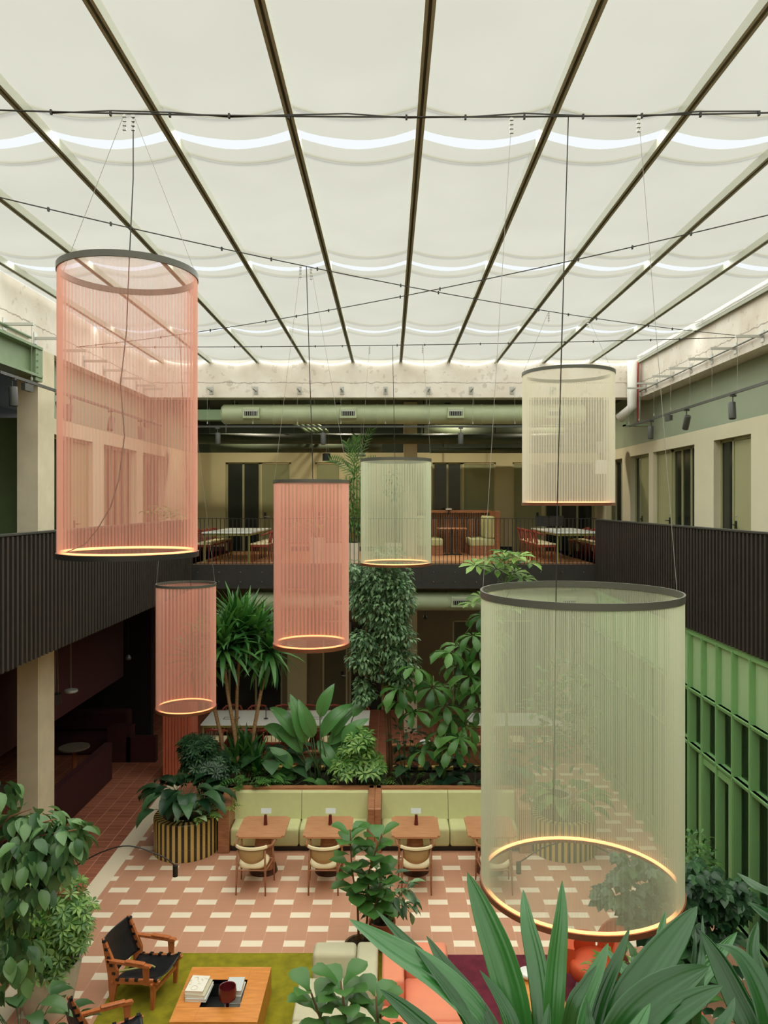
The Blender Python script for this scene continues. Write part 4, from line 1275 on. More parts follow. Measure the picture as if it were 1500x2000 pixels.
# leather safari chairs: faces +X
def safari_chair():
    g = empty('leather_armchair', (0, 0, 0), 0, 'x', 'chair')
    W = .31
    for s in (-1, 1):
        y = s * W
        # rear post, thick tapered, leaning back
        MB().prism([(-.42, 0), (-.36, 0), (-.30, .30), (-.30, .46), (-.50, .86), (-.54, .85), (-.46, .46), (-.44, .30)], y - .022, y + .022, 'y').build('leg', M['safari'], g)
        MB().prism([(.22, 0), (.27, 0), (.30, .34), (.22, .34)], y - .02, y + .02, 'y').build('leg', M['safari'], g)
        MB().prism([(-.40, .27), (.34, .36), (.36, .40), (.32, .41), (-.40, .33)], y - .02, y + .02, 'y').build('side_rail', M['safari'], g)
        a = MB().prism([(-.46, .585), (.22, .585), (.24, .60), (.22, .625), (-.46, .615)], y - .03 + s * .03, y + .03 + s * .03, 'y')
        ar = a.build('arm', M['safari'], g)
        MB().rbox(-.16, y - .035 + s * .03, .62, .14, y + .035 + s * .03, .645, .012, 3).build('arm_pad', M['safari'], ar)
        MB().prism([(.13, .34), (.20, .34), (.21, .59), (.11, .59)], y - .012 + s * .03, y + .012 + s * .03, 'y').build('arm_support', M['safari'], g)
        k = MB()
        for (x, z) in ((-.37, .30), (.25, .36), (-.42, .60)): k.tube([(x, y + s * .02, z), (x, y + s * .06, z)], .02, 10)
        k.build('knob', M['safari'], g)
    MB().tube([(-.38, -W, .42), (.05, 0, .40), (.1, W, .36)][:2] + [(.10, .0, .38)], .014, 8).build('brace', M['brass'], g)
    for (x, z) in ((-.36, .20), (.26, .24)): MB().box(x - .015, -W, z - .02, x + .015, W, z + .02).build('stretcher', M['safari'], g)
    def sling(p0, p1, nm, n=9):
        vs = []; fs = []; m = 8
        p0 = Vector(p0); p1 = Vector(p1)
        nrm = Vector((-(p1 - p0).z, 0, (p1 - p0).x)).normalized()
        if nrm.z < 0: nrm = -nrm
        for i in range(2 * n + 1):
            t = i / (2 * n)
            for j in range(m + 1):
                u = j / m
                notch = (.022 if (i // 2) % 2 else 0)
                yy = (-W + notch) + (2 * W - 2 * notch) * u
                q = p0.lerp(p1, t) + nrm * (.02 - .045 * math.sin(PI * u) - .02 * math.sin(PI * t))
                vs.append((q.x, yy, q.z))
        for i in range(2 * n):
            for j in range(m):
                q = i * (m + 1) + j; fs.append((q, q + 1, q + m + 2, q + m + 1))
        o = MB().add(vs, fs).build(nm, M['leather'], g, True)
        md = o.modifiers.new('s', 'SOLIDIFY'); md.thickness = .008
        lw = MB()
        for i in range(n):
            if i % 2 == 0:
                for s in (-1, 1):
                    q = p0.lerp(p1, (i + .5) / n) + nrm * .02
                    q2 = p0.lerp(p1, (i + 1.5) / n) + nrm * .02
                    MB().box(q.x - .025, s * W - .03, q.z - .03, q.x + .025, s * W + .03, q.z + .006).build('strap_loop', M['leather'], o)
        for s in (-1, 1):
            MB().tube([p0 + Vector((0, s * W, 0)), p1 + Vector((0, s * W, 0))], .02, 8).build('rod', M['safari'], o, True)
    sling((-.33, 0, .33), (.34, 0, .415), 'seat')
    sling((-.36, 0, .40), (-.54, 0, .88), 'backrest')
    return g
a0 = safari_chair()
for ch in (a0,): ch.scale = (.88, .88, .88)
place(a0, (-3.04, 9.72, .018), R(-14), 'black leather sling armchair with amber wooden frame beside the coffee table', 'leather sling armchairs', True)
place(a0, (-2.98, 8.38, .018), R(24), 'black leather sling armchair with amber wooden frame, cut off at the bottom edge', 'leather sling armchairs')

# sofas
def soft(mb, nm, m, g, ang=60):
    return autosmooth(mb.build(nm, M[m], g), ang)
def sofa(label, x, sgn, m, name='modular_sofa'):
    g = empty(name, (x, 8.7, .018), 0, label, 'sofa')
    def bx(a, y0, z0, b2, y1, z1, b=.04, nm='seat', seg=4):
        xa, xb = sorted((a * sgn, b2 * sgn))
        soft(MB().rbox(xa, y0, z0, xb, y1, z1, b, seg), nm, m, g)
    MB().box(*(sorted((.03 * sgn, .95 * sgn))[:1]), -1.0, 0, max(.03 * sgn, .95 * sgn), .98, .06).build('base', M['black'], g)
    bx(.02, .2, .06, .285, 1.02, .665, .05, 'back')
    bx(.29, .72, .06, .83, 1.02, .665, .06, 'arm')
    bx(.29, -.06, .06, .985, .72, .39, .045, 'seat')
    bx(.02, -1.02, .06, .985, -.065, .39, .045, 'seat')
    bx(.02, -.06, .06, .285, .195, .39, .03, 'seat')
sofa('beige fabric modular sofa standing back to back with the coral one', -.115, -1, 'beigefab')
sofa('coral fabric modular sofa standing back to back with the beige one', -.105, 1, 'orangefab')

# orange swivel chair
g = empty('lounge_chair', (2.62, 9.75, .018), R(0), 'rounded orange lounge chair beyond the foreground leaves', 'chair')
def shell(mb, cx, cyy, r0, a0_, a1, z0, z1f, th=.06, n=16):
    vs = []; fs = []
    for i in range(n + 1):
        a = a0_ + (a1 - a0_) * i / n
        z1 = z1f(i / n)
        for (r, z) in ((r0 - th, z0), (r0, z0), (r0 + .02, z1 - .05), (r0 - .01, z1), (r0 - th, z1 - .02)):
            vs.append((cx + r * math.cos(a), cyy + r * math.sin(a), z))
    for i in range(n):
        for k in range(5):
            fs.append((i * 5 + k, (i + 1) * 5 + k, (i + 1) * 5 + (k + 1) % 5, i * 5 + (k + 1) % 5))
    fs += [tuple(range(5)), tuple(n * 5 + k for k in range(4, -1, -1))]
    return mb.add(vs, fs)
soft(shell(MB(), 0, 0, .36, R(-60), R(70), .28, lambda t: .58 + .30 * math.sin(PI * t) ** .7, .10), 'backrest', 'orangeleather', g)
soft(shell(MB(), 0, 0, .37, R(75), R(185), .25, lambda t: .56 + .05 * math.sin(PI * t), .10), 'armrest', 'orangeleather', g)
soft(MB().lathe([(0, .22), (.32, .22), (.345, .28), (.34, .38), (.30, .42), (0, .43)], n=32), 'seat', 'orangeleather', g)
MB().cyl((0, 0, .03), .03, .2, 12).build('pole', M['steel'], g)
MB().cyl((0, 0, 0), .25, .03, 24).build('base', M['steel'], g)
o2 = empty('lounge_chair', (3.05, 8.1, .018), R(60), 'orange lounge chair mostly hidden behind the foreground leaves at the bottom', 'chair')
soft(shell(MB(), 0, 0, .36, R(-60), R(70), .28, lambda t: .58 + .22 * math.sin(PI * t) ** .7, .10), 'backrest', 'orangeleather', o2)
soft(MB().lathe([(0, .22), (.32, .22), (.345, .28), (.34, .38), (.30, .42), (0, .43)], n=32), 'seat', 'orangeleather', o2)
MB().cyl((0, 0, 0), .25, .23, 24, .05).build('base', M['steel'], o2)
# side table with crockery
g = empty('side_table', (1.78, 9.15, .018), 0, 'orange oak side table on the plum rug behind the tall leaves', 'table')
MB().rbox(-.28, -.35, .34, .28, .35, .38, .01, 2).build('table_top', M['oak'], g)
for sx in (-1, 1):
    for sy in (-1, 1): MB().cyl((sx * .22, sy * .28, 0), .02, .34, 8).build('leg', M['oak'], g)
for k, (x, y, m, l) in enumerate(((1.70, 9.40, 'white', 'white bowl on the oak side table'), (1.78, 9.1, 'paper', 'cream dish in the middle of the oak side table'), (1.86, 8.9, 'orangeleather', 'small orange cup on the oak side table'))):
    o = MB().lathe([(0, .0), (.05, 0), (.10 - .03 * k, .05), (.105 - .03 * k, .09), (.095 - .03 * k, .085), (.04, .015), (0, .012)], n=24).build('bowl', M[m], None, True, loc=(x, y, .398)); tag(o, l, 'bowl', None, 'thing')

# arc floor lamps
def arc_lamp(pts, base, label):
    g = empty('arc_lamp', base, 0, label, 'floor lamp')
    B = Vector(base)
    # Catmull-Rom through the points
    P_ = [Vector(p) - B for p in pts]; out = []
    Q = [P_[0] * 2 - P_[1]] + P_ + [P_[-1] * 2 - P_[-2]]
    for i in range(1, len(Q) - 2):
        for k in range(6):
            t = k / 6
            out.append(.5 * ((2 * Q[i]) + (Q[i + 1] - Q[i - 1]) * t + (2 * Q[i - 1] - 5 * Q[i] + 4 * Q[i + 1] - Q[i + 2]) * t * t + (3 * Q[i] - Q[i - 1] - 3 * Q[i + 1] + Q[i + 2]) * t ** 3))
    out.append(Q[-2])
    MB().tube(out, .009, 6).build('arm', M['black'], g, True)
    h = out[-1]
    autosmooth(MB().cyl((h.x, h.y, h.z - .14), .034, .145, 16).build('lamp_head', M['black'], g))
    MB().cyl((0, 0, 0), .16, .03, 24).build('base', M['black'], g)
arc_lamp([(-5.0, 10.15, .03), (-4.98, 10.15, .5), (-4.62, 10.2, .92), (-4.15, 10.2, 1.40), (-3.54, 10.2, 1.66), (-3.05, 10.2, 1.54), (-2.84, 10.2, 1.40)], (-5.0, 10.15, 0), 'thin black arc floor lamp curving over from the potted plants on the left')
arc_lamp([(4.15, 10.0, .03), (4.12, 10.0, .6), (3.75, 10.1, 1.1), (3.15, 10.15, 1.46), (2.55, 10.2, 1.72), (2.1, 10.2, 1.66), (1.72, 10.2, 1.44)], (4.15, 10.0, 0), 'thin black arc floor lamp curving over behind the big green drum lamp')
# ------------------------------------------------ plants
U = Vector((0, 0, 1)); BZ = .55
def rv3(r):
    while True:
        v = Vector((r.uniform(-1, 1), r.uniform(-1, 1), r.uniform(-1, 1)))
        if .05 < v.length < 1: return v
def cloud(mb, c, rad, n, L, W, shape='ovate', seg=2, r=rnd, droop=.6, inner=.45, down=.25, side=0):
    """leaves scattered through an ellipsoid clump, pointing outward and a little down"""
    c = Vector(c); rad = Vector(rad)
    for _ in range(n):
        v = rv3(r).normalized() * (inner + (1 - inner) * r.random() ** .6)
        p = c + Vector((v.x * rad.x, v.y * rad.y, v.z * rad.z))
        d = Vector((v.x + r.uniform(-.5, .5), v.y + r.uniform(-.5, .5), v.z * .5 - down + r.uniform(-.35, .35)))
        s = r.uniform(.7, 1.15)
        mb.leaf(p, d, U + rv3(r) * .4, L * s, W * s, droop, shape, seg)
def rosette(mb, p, n, L, W, tilt=.1, droop=.7, shape='obovate', seg=3, r=rnd, axis=None):
    """an umbrella of leaflets radiating from one point"""
    a0 = r.random() * 6
    ax = Vector(axis).normalized() if axis else Vector((r.uniform(-.3, .3), r.uniform(-.5, .1), 1)).normalized()
    q = ax.to_track_quat('Z', 'Y')
    for k in range(n):
        a = a0 + 2 * PI * k / n
        d = q @ Vector((math.cos(a), math.sin(a), tilt))
        s = r.uniform(.8, 1.1)
        mb.leaf(Vector(p) + d * L * .12, d, ax, L * s, W * s, droop, shape, seg)
def head(mb, p, n, L, W, r=rnd, axis=(0, 0, 1), spread=1.5, droop=.8, seg=4, hang=.2):
    ax = Vector(axis).normalized(); q = ax.to_track_quat('Z', 'Y')
    for k in range(n):
        t = (k + .5) / n
        a = k * 2.4; th = .12 + spread * t
        d = q @ Vector((math.sin(th) * math.cos(a), math.sin(th) * math.sin(a), math.cos(th)))
        s = r.uniform(.8, 1.1)
        mb.leaf(Vector(p) - ax * .12 * t, d, ax, L * s, W * s, droop * (.5 + t), 'lance', seg, .15)
def petiole(mb, st, base, n, h, reach, L, W, shape='ovate', r=rnd, lean=0, droop=.8, seg=4, wave=0.0, lift=.6, rad=.006, fold=.15):
    base = Vector(base)
    for k in range(n):
        a = k * 2.4 + r.uniform(-.3, .3)
        t = r.uniform(.35, 1)
        hh = h * (1.15 - .5 * t) * r.uniform(.8, 1.1)
        e = base + Vector((math.cos(a) * reach * t, math.sin(a) * reach * t, hh))
        m = base + Vector((math.cos(a) * reach * t * .35, math.sin(a) * reach * t * .35, hh * .7))
        st.tube([base + Vector((r.uniform(-.03, .03), r.uniform(-.03, .03), 0)), m, e], [rad, rad * .8, rad * .6], 5)
        d = Vector((math.cos(a), math.sin(a), lift * r.uniform(.2, 1.2)))
        s = r.uniform(.75, 1.1)
        mb.leaf(e, d, U, L * s, W * s, droop, shape, seg, fold, wave)
def plant(name, loc, label, cat='plant', group=None):
    return empty(name, loc, 0, label, cat, group)
def off(mb, loc):
    l = Vector(loc)
    mb.v = [(x - l.x, y - l.y, z - l.z) for (x, y, z) in mb.v]
    return mb
def fin(g, mb, st, lm, sm='stem', nf='foliage', ns='stem'):
    loc = g.location
    if abs(loc[2] - BZ) < .05 and 14.4 < loc[1] < 16:   # leaves in the bed lean against the bench backs
        for m_ in (mb, st):
            if m_: m_.v = [(x, 14.43 + (y - 14.43) * .05 if (y < 14.43 and z < .97) else y, z) for (x, y, z) in m_.v]
    if st and st.v: off(st, loc).build(ns, M[sm], g, True)
    o = off(mb, loc).build(nf, M[lm], g, True)
    return o
def pot(g, r0, r1, h, m, nm='pot', soil=True):
    o = MB().lathe([(0, 0), (r0, 0), (r1, h * .9), (r1, h), (r1 - .03, h), (r1 - .04, h - .06)], n=32).build(nm, M[m], g); autosmooth(o, 40)
    if soil: MB().cyl((0, 0, h - .09), r1 - .035, .03, 24).build('soil', M['soil'], g)

# yucca with four trunks
g = plant('yucca', (-3.0, 15.0, BZ), 'tall yucca with four bare pale trunks in the planting bed on the left')
st = MB(); mb = MB(); r = random.Random(11)
def trunk(st, pts, r0, r1):
    n = len(pts)
    st.tube(pts, [r0 + (r1 - r0) * i / (n - 1) for i in range(n)], 8)
hd = []
for (pts, hp, ax, n, L, hang) in (
    ([(446, 1530), (432, 1440), (416, 1370), (398, 1312)], (392, 1290), (-.45, -.1, .9), 46, .72, 1.9),
    ([(474, 1530), (458, 1430), (444, 1350), (437, 1285)], (436, 1262), (-.05, -.1, 1), 52, .88, 1.7),
    ([(470, 1530), (461, 1430), (463, 1350), (468, 1275)], (470, 1240), (.25, .1, 1), 52, .92, 1.6),
    ([(482, 1530), (497, 1420), (512, 1340), (524, 1290)], (527, 1268), (.15, -.1, 1), 34, .70, 2.7)):
    D = 15.0 + r.uniform(-.2, .2)
    P3 = [P(x, y, D) for x, y in pts]; P3[0].z = BZ - .03
    trunk(st, P3 + [P(*hp, D)], .042, .026)
    head(mb, P(*hp, D), int(n * 1.9), L * 1.1, .10, r, ax, hang, .75, 4)
for (x, y, ax) in ((455, 1215, (.1, 0, 1)), (495, 1235, (.5, 0, .8)), (415, 1255, (-.5, 0, .9))):
    head(mb, P(x, y, 15.1), 44, .8, .09, r, ax, 1.7, .8, 4)
for (x, y, n, L) in ((462, 1500, 18, .78), (500, 1505, 16, .72), (480, 1470, 14, .6)):
    head(mb, P(x, y, 14.9), int(n * 1.4), L, .095, r, (0, 0, 1), .75, .4, 4)
fin(g, mb, st, 'lf_yucca', 'trunk', 'foliage', 'trunk')

# ficus tree
g = plant('fig_tree', (0.0, 15.3, BZ), 'tall small-leaved fig tree with a slender trunk in the middle of the planting bed', 'tree')
st = MB(); mb = MB(); r = random.Random(5)
D = 15.3
trunk(st, [Vector((P(764, 1500, D).x, D, BZ - .03)), P(760, 1440, D), P(757, 1340, D), P(752, 1250, D), P(748, 1150, D)], .06, .03)
trunk(st, [Vector((P(758, 1500, D).x, D - .1, BZ - .03)), P(756, 1430, D - .1), P(748, 1340, D - .1), P(742, 1270, D - .1), P(735, 1200, D)], .03, .02)
for (a, b2) in (((757, 1345), (712, 1318)), ((755, 1330), (725, 1290)), ((754, 1300), (790, 1285)), ((752, 1260), (718, 1245)), ((750, 1240), (790, 1190))):
    st.tube([P(*a, D), P((a[0] + b2[0]) / 2, (a[1] + b2[1]) / 2 - 5, D - .1), P(*b2, D - .2)], [.014, .01, .006], 5)
for (x, y, rx, rz, n) in ((745, 1135, 62, 45, 520), (705, 1165, 30, 40, 200), (785, 1165, 24, 50, 230), (745, 1190, 50, 40, 360), (765, 1225, 32, 34, 200), (712, 1247, 32, 20, 180), (790, 1240, 22, 20, 90), (712, 1285, 34, 24, 190), (760, 1270, 30, 22, 140), (785, 1290, 34, 26, 190), (745, 1305, 34, 20, 150), (775, 1322, 26, 20, 110), (712, 1352, 20, 22, 110), (705, 1335, 10, 16, 40), (690, 1110, 14, 18, 60), (755, 1085, 34, 22, 160)):
    cloud(mb, P(x, y, D + r.uniform(-.15, .15)), (rx / 98, .42, rz / 98), int(n * 2.0), .135, .066, 'ovate', 2, r, .5, .3, .5)
fin(g, mb, st, 'lf_ficus', 'trunkb', 'foliage', 'trunk')

# umbrella tree
g = plant('umbrella_tree', (1.15, 15.0, BZ), 'large-leaved umbrella tree with forked stems right of the fig tree', 'tree')
st = MB(); mb = MB(); r = random.Random(9); D = 15.0
B = P(870, 1520, D); B.z = BZ - .03
trunk(st, [B, P(868, 1490, D), P(875, 1440, D), P(884, 1380, D), P(905, 1310, D)], .035, .015)
trunk(st, [B, P(862, 1480, D), P(860, 1440, D), P(852, 1370, D), P(846, 1320, D)], .025, .01)
trunk(st, [P(884, 1380, D), P(925, 1290, D + .1), P(945, 1230, D)], .015, .01)
R_ = [(778, 1345), (800, 1330), (775, 1372), (812, 1390), (870, 1378), (845, 1342), (900, 1262), (925, 1240), (898, 1300), (915, 1320), (930, 1350), (880, 1400), (865, 1430), (840, 1450), (905, 1415), (825, 1465), (940, 1290), (955, 1330), (890, 1340), (815, 1305), (945, 1200), (950, 1260), (900, 1440), (880, 1460), (935, 1385), (960, 1240), (875, 1275)]
for (x, y) in R_:
    p = P(x + r.uniform(-4, 4), y, D + r.uniform(-.35, .2))
    j = P(870 + (x - 870) * .35, min(1470, y + 55), D)
    st.tube([j, (j + p) / 2 + Vector((0, 0, .05)), p], [.008, .006, .005], 4)
    rosette(mb, p, r.choice((7, 8)), .44, .18, -.1, 1.5, 'obovate', 4, r)
fin(g, mb, st, 'lf_mid', 'stem', 'foliage', 'stem')
g = plant('umbrella_tree', (2.15, 15.25, BZ), 'tallest bright green umbrella tree, its top reaching above the big green drum lamp', 'tree')
st = MB(); mb = MB(); D = 15.25
B = P(985, 1500, D); B.z = BZ - .03
trunk(st, [B, P(990, 1400, D), P(978, 1280, D), P(985, 1150, D), P(990, 1120, D)], .04, .014)
for (x, y) in ((930, 1105), (955, 1095), (985, 1098), (1010, 1088), (1032, 1100), (970, 1112), (1005, 1118), (925, 1178), (940, 1165), (1020, 1130), (985, 1080), (960, 1210), (1000, 1190)):
    p = P(x, y, D + r.uniform(-.2, .2))
    st.tube([P(987, min(1260, y + 40), D), (P(987, y + 40, D) + p) / 2 + Vector((0, 0, .08)), p], [.008, .006, .004], 4)
    rosette(mb, p, 8, .32, .125, .15, .7, 'obovate', 3, r)
fin(g, mb, st, 'lf_bright', 'stem', 'foliage', 'stem')

# bird of paradise, every large leaf a part of its own
g = plant('banana_plant', (-1.35, 15.0, BZ), 'broad-leaved banana-like plant with long arching leaves behind the left banquette')
r = random.Random(21); st = MB()
big = [((596, 1452), (585, 1385), 1.0, -.5), ((578, 1440), (548, 1375), .9, -1), ((560, 1450), (520, 1400), .7, -1), ((612, 1440), (600, 1400), .8, .2), ((628, 1440), (662, 1372), 1.0, .8), ((650, 1440), (688, 1350), 1.05, 1), ((668, 1450), (712, 1385), .7, 1), ((606, 1430), (572, 1352), .85, -.6), ((640, 1480), (700, 1430), .75, 1), ((570, 1500), (530, 1440), .6, -1), ((652, 1500), (628, 1440), .7, -.3), ((600, 1500), (560, 1520), .55, -1), ((655, 1510), (705, 1500), .6, 1), ((590, 1470), (560, 1425), .8, -.7), ((640, 1455), (680, 1420), .8, .9), ((625, 1400), (640, 1345), .7, .2), ((580, 1520), (545, 1500), .5, -1), ((690, 1400), (720, 1350), .8, 1), ((620, 1520), (640, 1560), .45, .3)]
for i, (a, b2, L, sx) in enumerate(big):
    D = 14.85 + (i % 3) * .15
    A = P(*a, D); Bq = P(*b2, D); base = Vector(((-1.35 if i % 2 else -1.15) + sx * .06, 15.0, BZ - .02))
    st.tube([base, base.lerp(A, .6) + Vector((0, 0, .03)), A], [.018, .014, .010], 6)
    d = (Bq - A); d.y += -.15 + .1 * (i % 3)
    lf = MB(); lf.leaf(A, d, Vector((-.3 * sx, -.7, .6)), L * 1.02, .31 * (.7 + .3 * L), 1.5 if i % 3 else .9, 'ovate', 10, .17, .012)
    mid = lf.v[1::3][:10]
    lo_ = off(lf, g.location).build('leaf', M['lf_banana'], g, True)
    rb = MB().tube(mid, [.012 - .0009 * q for q in range(len(mid))], 5)
    off(rb, g.location).build('midrib', M['stem'], lo_, True)
off(st, g.location).build('stems', M['stemd'], g, True)

# bushes
def bush(name, c, rad, n, L, W, lm, label, ros=0, rl=.1, seed=1, stem=True, dens=1, base=None, loc=None):
    r = random.Random(seed); c = Vector(c)
    zb = base if base is not None else BZ - .02
    g = plant(name, loc or (c.x, c.y, zb), label)
    mb = MB(); st = MB()
    for k in range(7):
        a = k * .9; e = c + Vector((math.cos(a) * rad[0] * .6, math.sin(a) * rad[1] * .6, rad[2] * .3 * ((k % 3) - 1)))
        st.tube([(c.x + .05 * math.cos(a), c.y + .05 * math.sin(a), zb), ((c.x + e.x) / 2, (c.y + e.y) / 2, (zb + e.z) / 2 + .05), e], [.012, .009, .005], 5)
    if ros:
        for _ in range(n):
            v = rv3(r).normalized() * (.5 + .5 * r.random() ** .5)
            v.z = v.z if v.z > -.5 else -v.z
            p = c + Vector((v.x * rad[0], v.y * rad[1], v.z * rad[2])) * (.85 + .3 * math.sin(3.1 * math.atan2(v.z, v.x) + seed) + .12 * math.sin(7 * v.x))
            rosette(mb, p, ros, L, W, .25, .6, 'obovate', 2, r, axis=(v.x * .8, v.y * .8 - .2, .9 + v.z * .4))
    else:
        cloud(mb, c, rad, n, L, W, 'ovate', 2, r, .6, .4, .1)
    fin(g, mb, st, lm, 'stemd')
    return g
bush('dwarf_umbrella_bush', P(398, 1490, 14.75), (.62, .5, .52), 420, .13, .048, 'lf_dark', 'rounded dark bush of small leaflets at the left end of the planting bed', 8, seed=2)
bush('dwarf_umbrella_bush', P(700, 1482, 14.8), (.55, .5, .50), 230, .16, .06, 'lf_bright', 'bright glossy umbrella bush in front of the fig tree trunk', 7, seed=3)
bush('rubber_shrub', P(792, 1440, 15.2), (.32, .3, .34), 60, .20, .10, 'lf_dark', 'dark rubber shrub beside the white bowl in the bed', 0, seed=4)

def lowplant(name, base, n, h, reach, L, W, lm, label, shape='ovate', seed=1, **k):
    r = random.Random(seed)
    g = plant(name, base, label)
    mb = MB(); st = MB()
    petiole(mb, st, base, n, h, reach, L, W, shape, r, **k)
    fin(g, mb, st, lm, 'stemd')
    return g
def cutleaf(name, base, n, h, reach, L, lm, label, seed=1):
    """deeply cut philodendron leaves: a midrib carrying narrow lobes"""
    r = random.Random(seed); g = plant(name, base, label); mb = MB(); st = MB(); base = Vector(base)
    for k in range(n):
        a = k * 2.4 + r.uniform(-.3, .3); t = r.uniform(.3, 1)
        e = base + Vector((math.cos(a) * reach * t, math.sin(a) * reach * t, h * (1.2 - .6 * t) * r.uniform(.8, 1.1)))
        st.tube([base, base.lerp(e, .5) + Vector((0, 0, h * .15)), e], .005, 4)
        d = Vector((math.cos(a), math.sin(a), .25)).normalized(); sd = d.cross(U).normalized(); l = L * r.uniform(.8, 1.1)
        for q in range(6):
            f = q / 6; p = e + d * l * f - U * (.25 * l * f * f)
            w = l * .42 * math.sin(PI * (.25 + .7 * f))
            for s in (-1, 1): mb.leaf(p, sd * s + d * .6 - U * .15, U, w, l * .10, .5, 'lance', 2, .1)
        mb.leaf(e + d * l * .9 - U * .22 * l, d - U * .5, U, l * .3, l * .12, .5, 'lance', 2, .1)
    fin(g, mb, st, lm, 'stem')
    return g
cutleaf('cut_leaf_philodendron', (P(478, 1540, 14.55).x, 14.55, BZ), 22, .50, .55, .34, 'lf_mid', 'cut-leaf philodendron spilling over the left end of the green banquette', 5)
cutleaf('cut_leaf_philodendron', (-3.28, 13.75, .56), 13, .32, .42, .30, 'lf_bright', 'bright cut-leaf philodendron at the right side of the left striped planter', 6)
cutleaf('cut_leaf_philodendron', (.35, 14.75, BZ), 26, .34, .62, .30, 'lf_bright', 'bright cut-leaf ground cover peeping over the right banquette back', 8)
cutleaf('cut_leaf_philodendron', (-2.75, 14.62, BZ), 16, .62, .5, .32, 'lf_mid', 'cut-leaf philodendron at the foot of the yucca trunks', 18)
lowplant('philodendron', (-3.72, 13.8, .56), 50, .62, .60, .52, .23, 'lf_dark', 'dark glossy philodendron filling the left striped planter', seed=7, droop=1.5, seg=6, lift=.4, wave=.02)
lowplant('aglaonema', (-3.50, 13.52, .56), 24, .30, .28, .32, .14, 'lf_variegated', 'pale silvery leaved plant in front of the left striped planter', seed=8, droop=.9)
lowplant('elephant_ear', (-2.35, 15.1, BZ), 13, .85, .45, .50, .40, 'lf_dark', 'dark elephant ear plant between the yucca and the banana-like leaves', seed=9, droop=.9, lift=.0)
lowplant('elephant_ear', (-1.95, 14.75, BZ), 8, .40, .45, .38, .24, 'lf_mid', 'low broad-leaved plant leaning over the left banquette back', seed=10, droop=.9, lift=.0)
lowplant('elephant_ear', (-.75, 14.7, BZ), 9, .32, .45, .34, .2, 'lf_mid', 'low broad-leaved plant below the banana-like leaves', seed=12, droop=1.0, lift=.1)
lowplant('monstera', (1.65, 14.75, BZ), 26, .45, .65, .44, .28, 'lf_dark', 'dark monstera sprawling at the right end of the planting bed', seed=13, droop=1.0, lift=.1)
lowplant('monstera', (2.35, 14.9, BZ), 14, .85, .55, .40, .24, 'lf_dark', 'monstera seen through the big green drum lamp', seed=14, droop=1.1, lift=.1)
lowplant('philodendron', (1.0, 15.3, BZ), 12, .55, .55, .36, .18, 'lf_dark', 'low dark philodendron under the umbrella tree', seed=15, droop=1.0, lift=.2)
lowplant('philodendron', (-.25, 15.35, BZ), 12, .45, .5, .36, .15, 'lf_dark', 'low dark philodendron round the fig tree trunk', seed=16, droop=1.0, lift=.2)
lowplant('philodendron', (3.13, 13.8, .56), 36, .52, .60, .44, .2, 'lf_mid', 'green philodendron filling the right striped planter', seed=17, droop=1.2, lift=.4, seg=5)
lowplant('philodendron', (-2.45, 14.7, BZ), 14, .45, .45, .36, .17, 'lf_mid', 'low philodendron between the yucca foot and the left banquette back', seed=101, droop=1.0, lift=.2)
lowplant('philodendron', (-1.45, 15.55, BZ), 16, .75, .5, .38, .18, 'lf_dark', 'dark philodendron behind the banana-like plant', seed=102, droop=1.0, lift=.2)
lowplant('elephant_ear', (.62, 15.45, BZ), 10, .60, .4, .38, .26, 'lf_dark', 'dark elephant ear plant left of the umbrella tree stems', seed=103, droop=1.0, lift=.1)
lowplant('philodendron', (1.95, 15.5, BZ), 18, .8, .55, .38, .18, 'lf_dark', 'tall dark philodendron at the back of the bed beside the bright umbrella tree', seed=104, droop=1.0, lift=.2)
lowplant('elephant_ear', (-2.75, 15.5, BZ), 10, .75, .4, .40, .26, 'lf_dark', 'dark elephant ear plant behind the yucca trunks', seed=105, droop=1.0, lift=.1)
# round-leaved tree in the right planter
g = plant('round_leaved_tree', (3.2, 14.3, 0.0), 'round-leaved tree seen through the big green drum lamp', 'tree')
st = MB(); mb = MB(); r = random.Random(31); D = 14.5
g.location = (3.25, 15.2, 0)
pot(g, .30, .36, .5, 'stonepot')
D = 15.2
trunk(st, [Vector((3.25, D, .4)), P(1085, 1440, D), P(1078, 1380, D), P(1092, 1300, D)], .03, .012)
for (x, y, s, n) in ((1090, 1320, 34, 60), (1060, 1370, 38, 70), (1120, 1360, 38, 70), (1095, 1410, 46, 90), (1140, 1410, 30, 45), (1070, 1450, 34, 50), (1125, 1465, 34, 50)):
    cloud(mb, P(x, y, D + r.uniform(-.2, .2)), (s / 95, .35, s / 95), n, .17, .12, 'obovate', 3, r, .4, .4, -.1)
fin(g, mb, st, 'lf_mid', 'trunkb')

# fiddle leaf fig in a basket, in front of the tables
def fiddle(loc, specs, label, lm, potspec, seed, L=.31, W=.23):
    g = plant('fiddle_leaf_fig', loc, label)
    r = random.Random(seed); st = MB()
    pot(g, *potspec)
    mb = MB(); n = 0
    for (pts, k, z0) in specs:
        pts = [Vector(p) for p in pts]
        trunk(st, pts, .018, .008)
        for i in range(k):
            t = z0 + (1 - z0) * (i + .5) / k
            f = t * (len(pts) - 1); a = int(min(f, len(pts) - 2)); p = pts[a].lerp(pts[a + 1], f - a)
            ang = i * 2.4 + r.uniform(-.3, .3)
            d = Vector((math.cos(ang), math.sin(ang), .1 + .9 * t * t))
            lf = MB(); s = r.uniform(.8, 1.1)
            lf.leaf(p + Vector((d.x, d.y, 0)) * .03, d, U, L * s, W * s, .8, 'obovate', 6, .12, .035)
            off(lf, g.location).build('leaf', M[lm], g, True)
    off(st, g.location).build('stem', M['trunkb'], g, True)
    return g
x0 = -.30
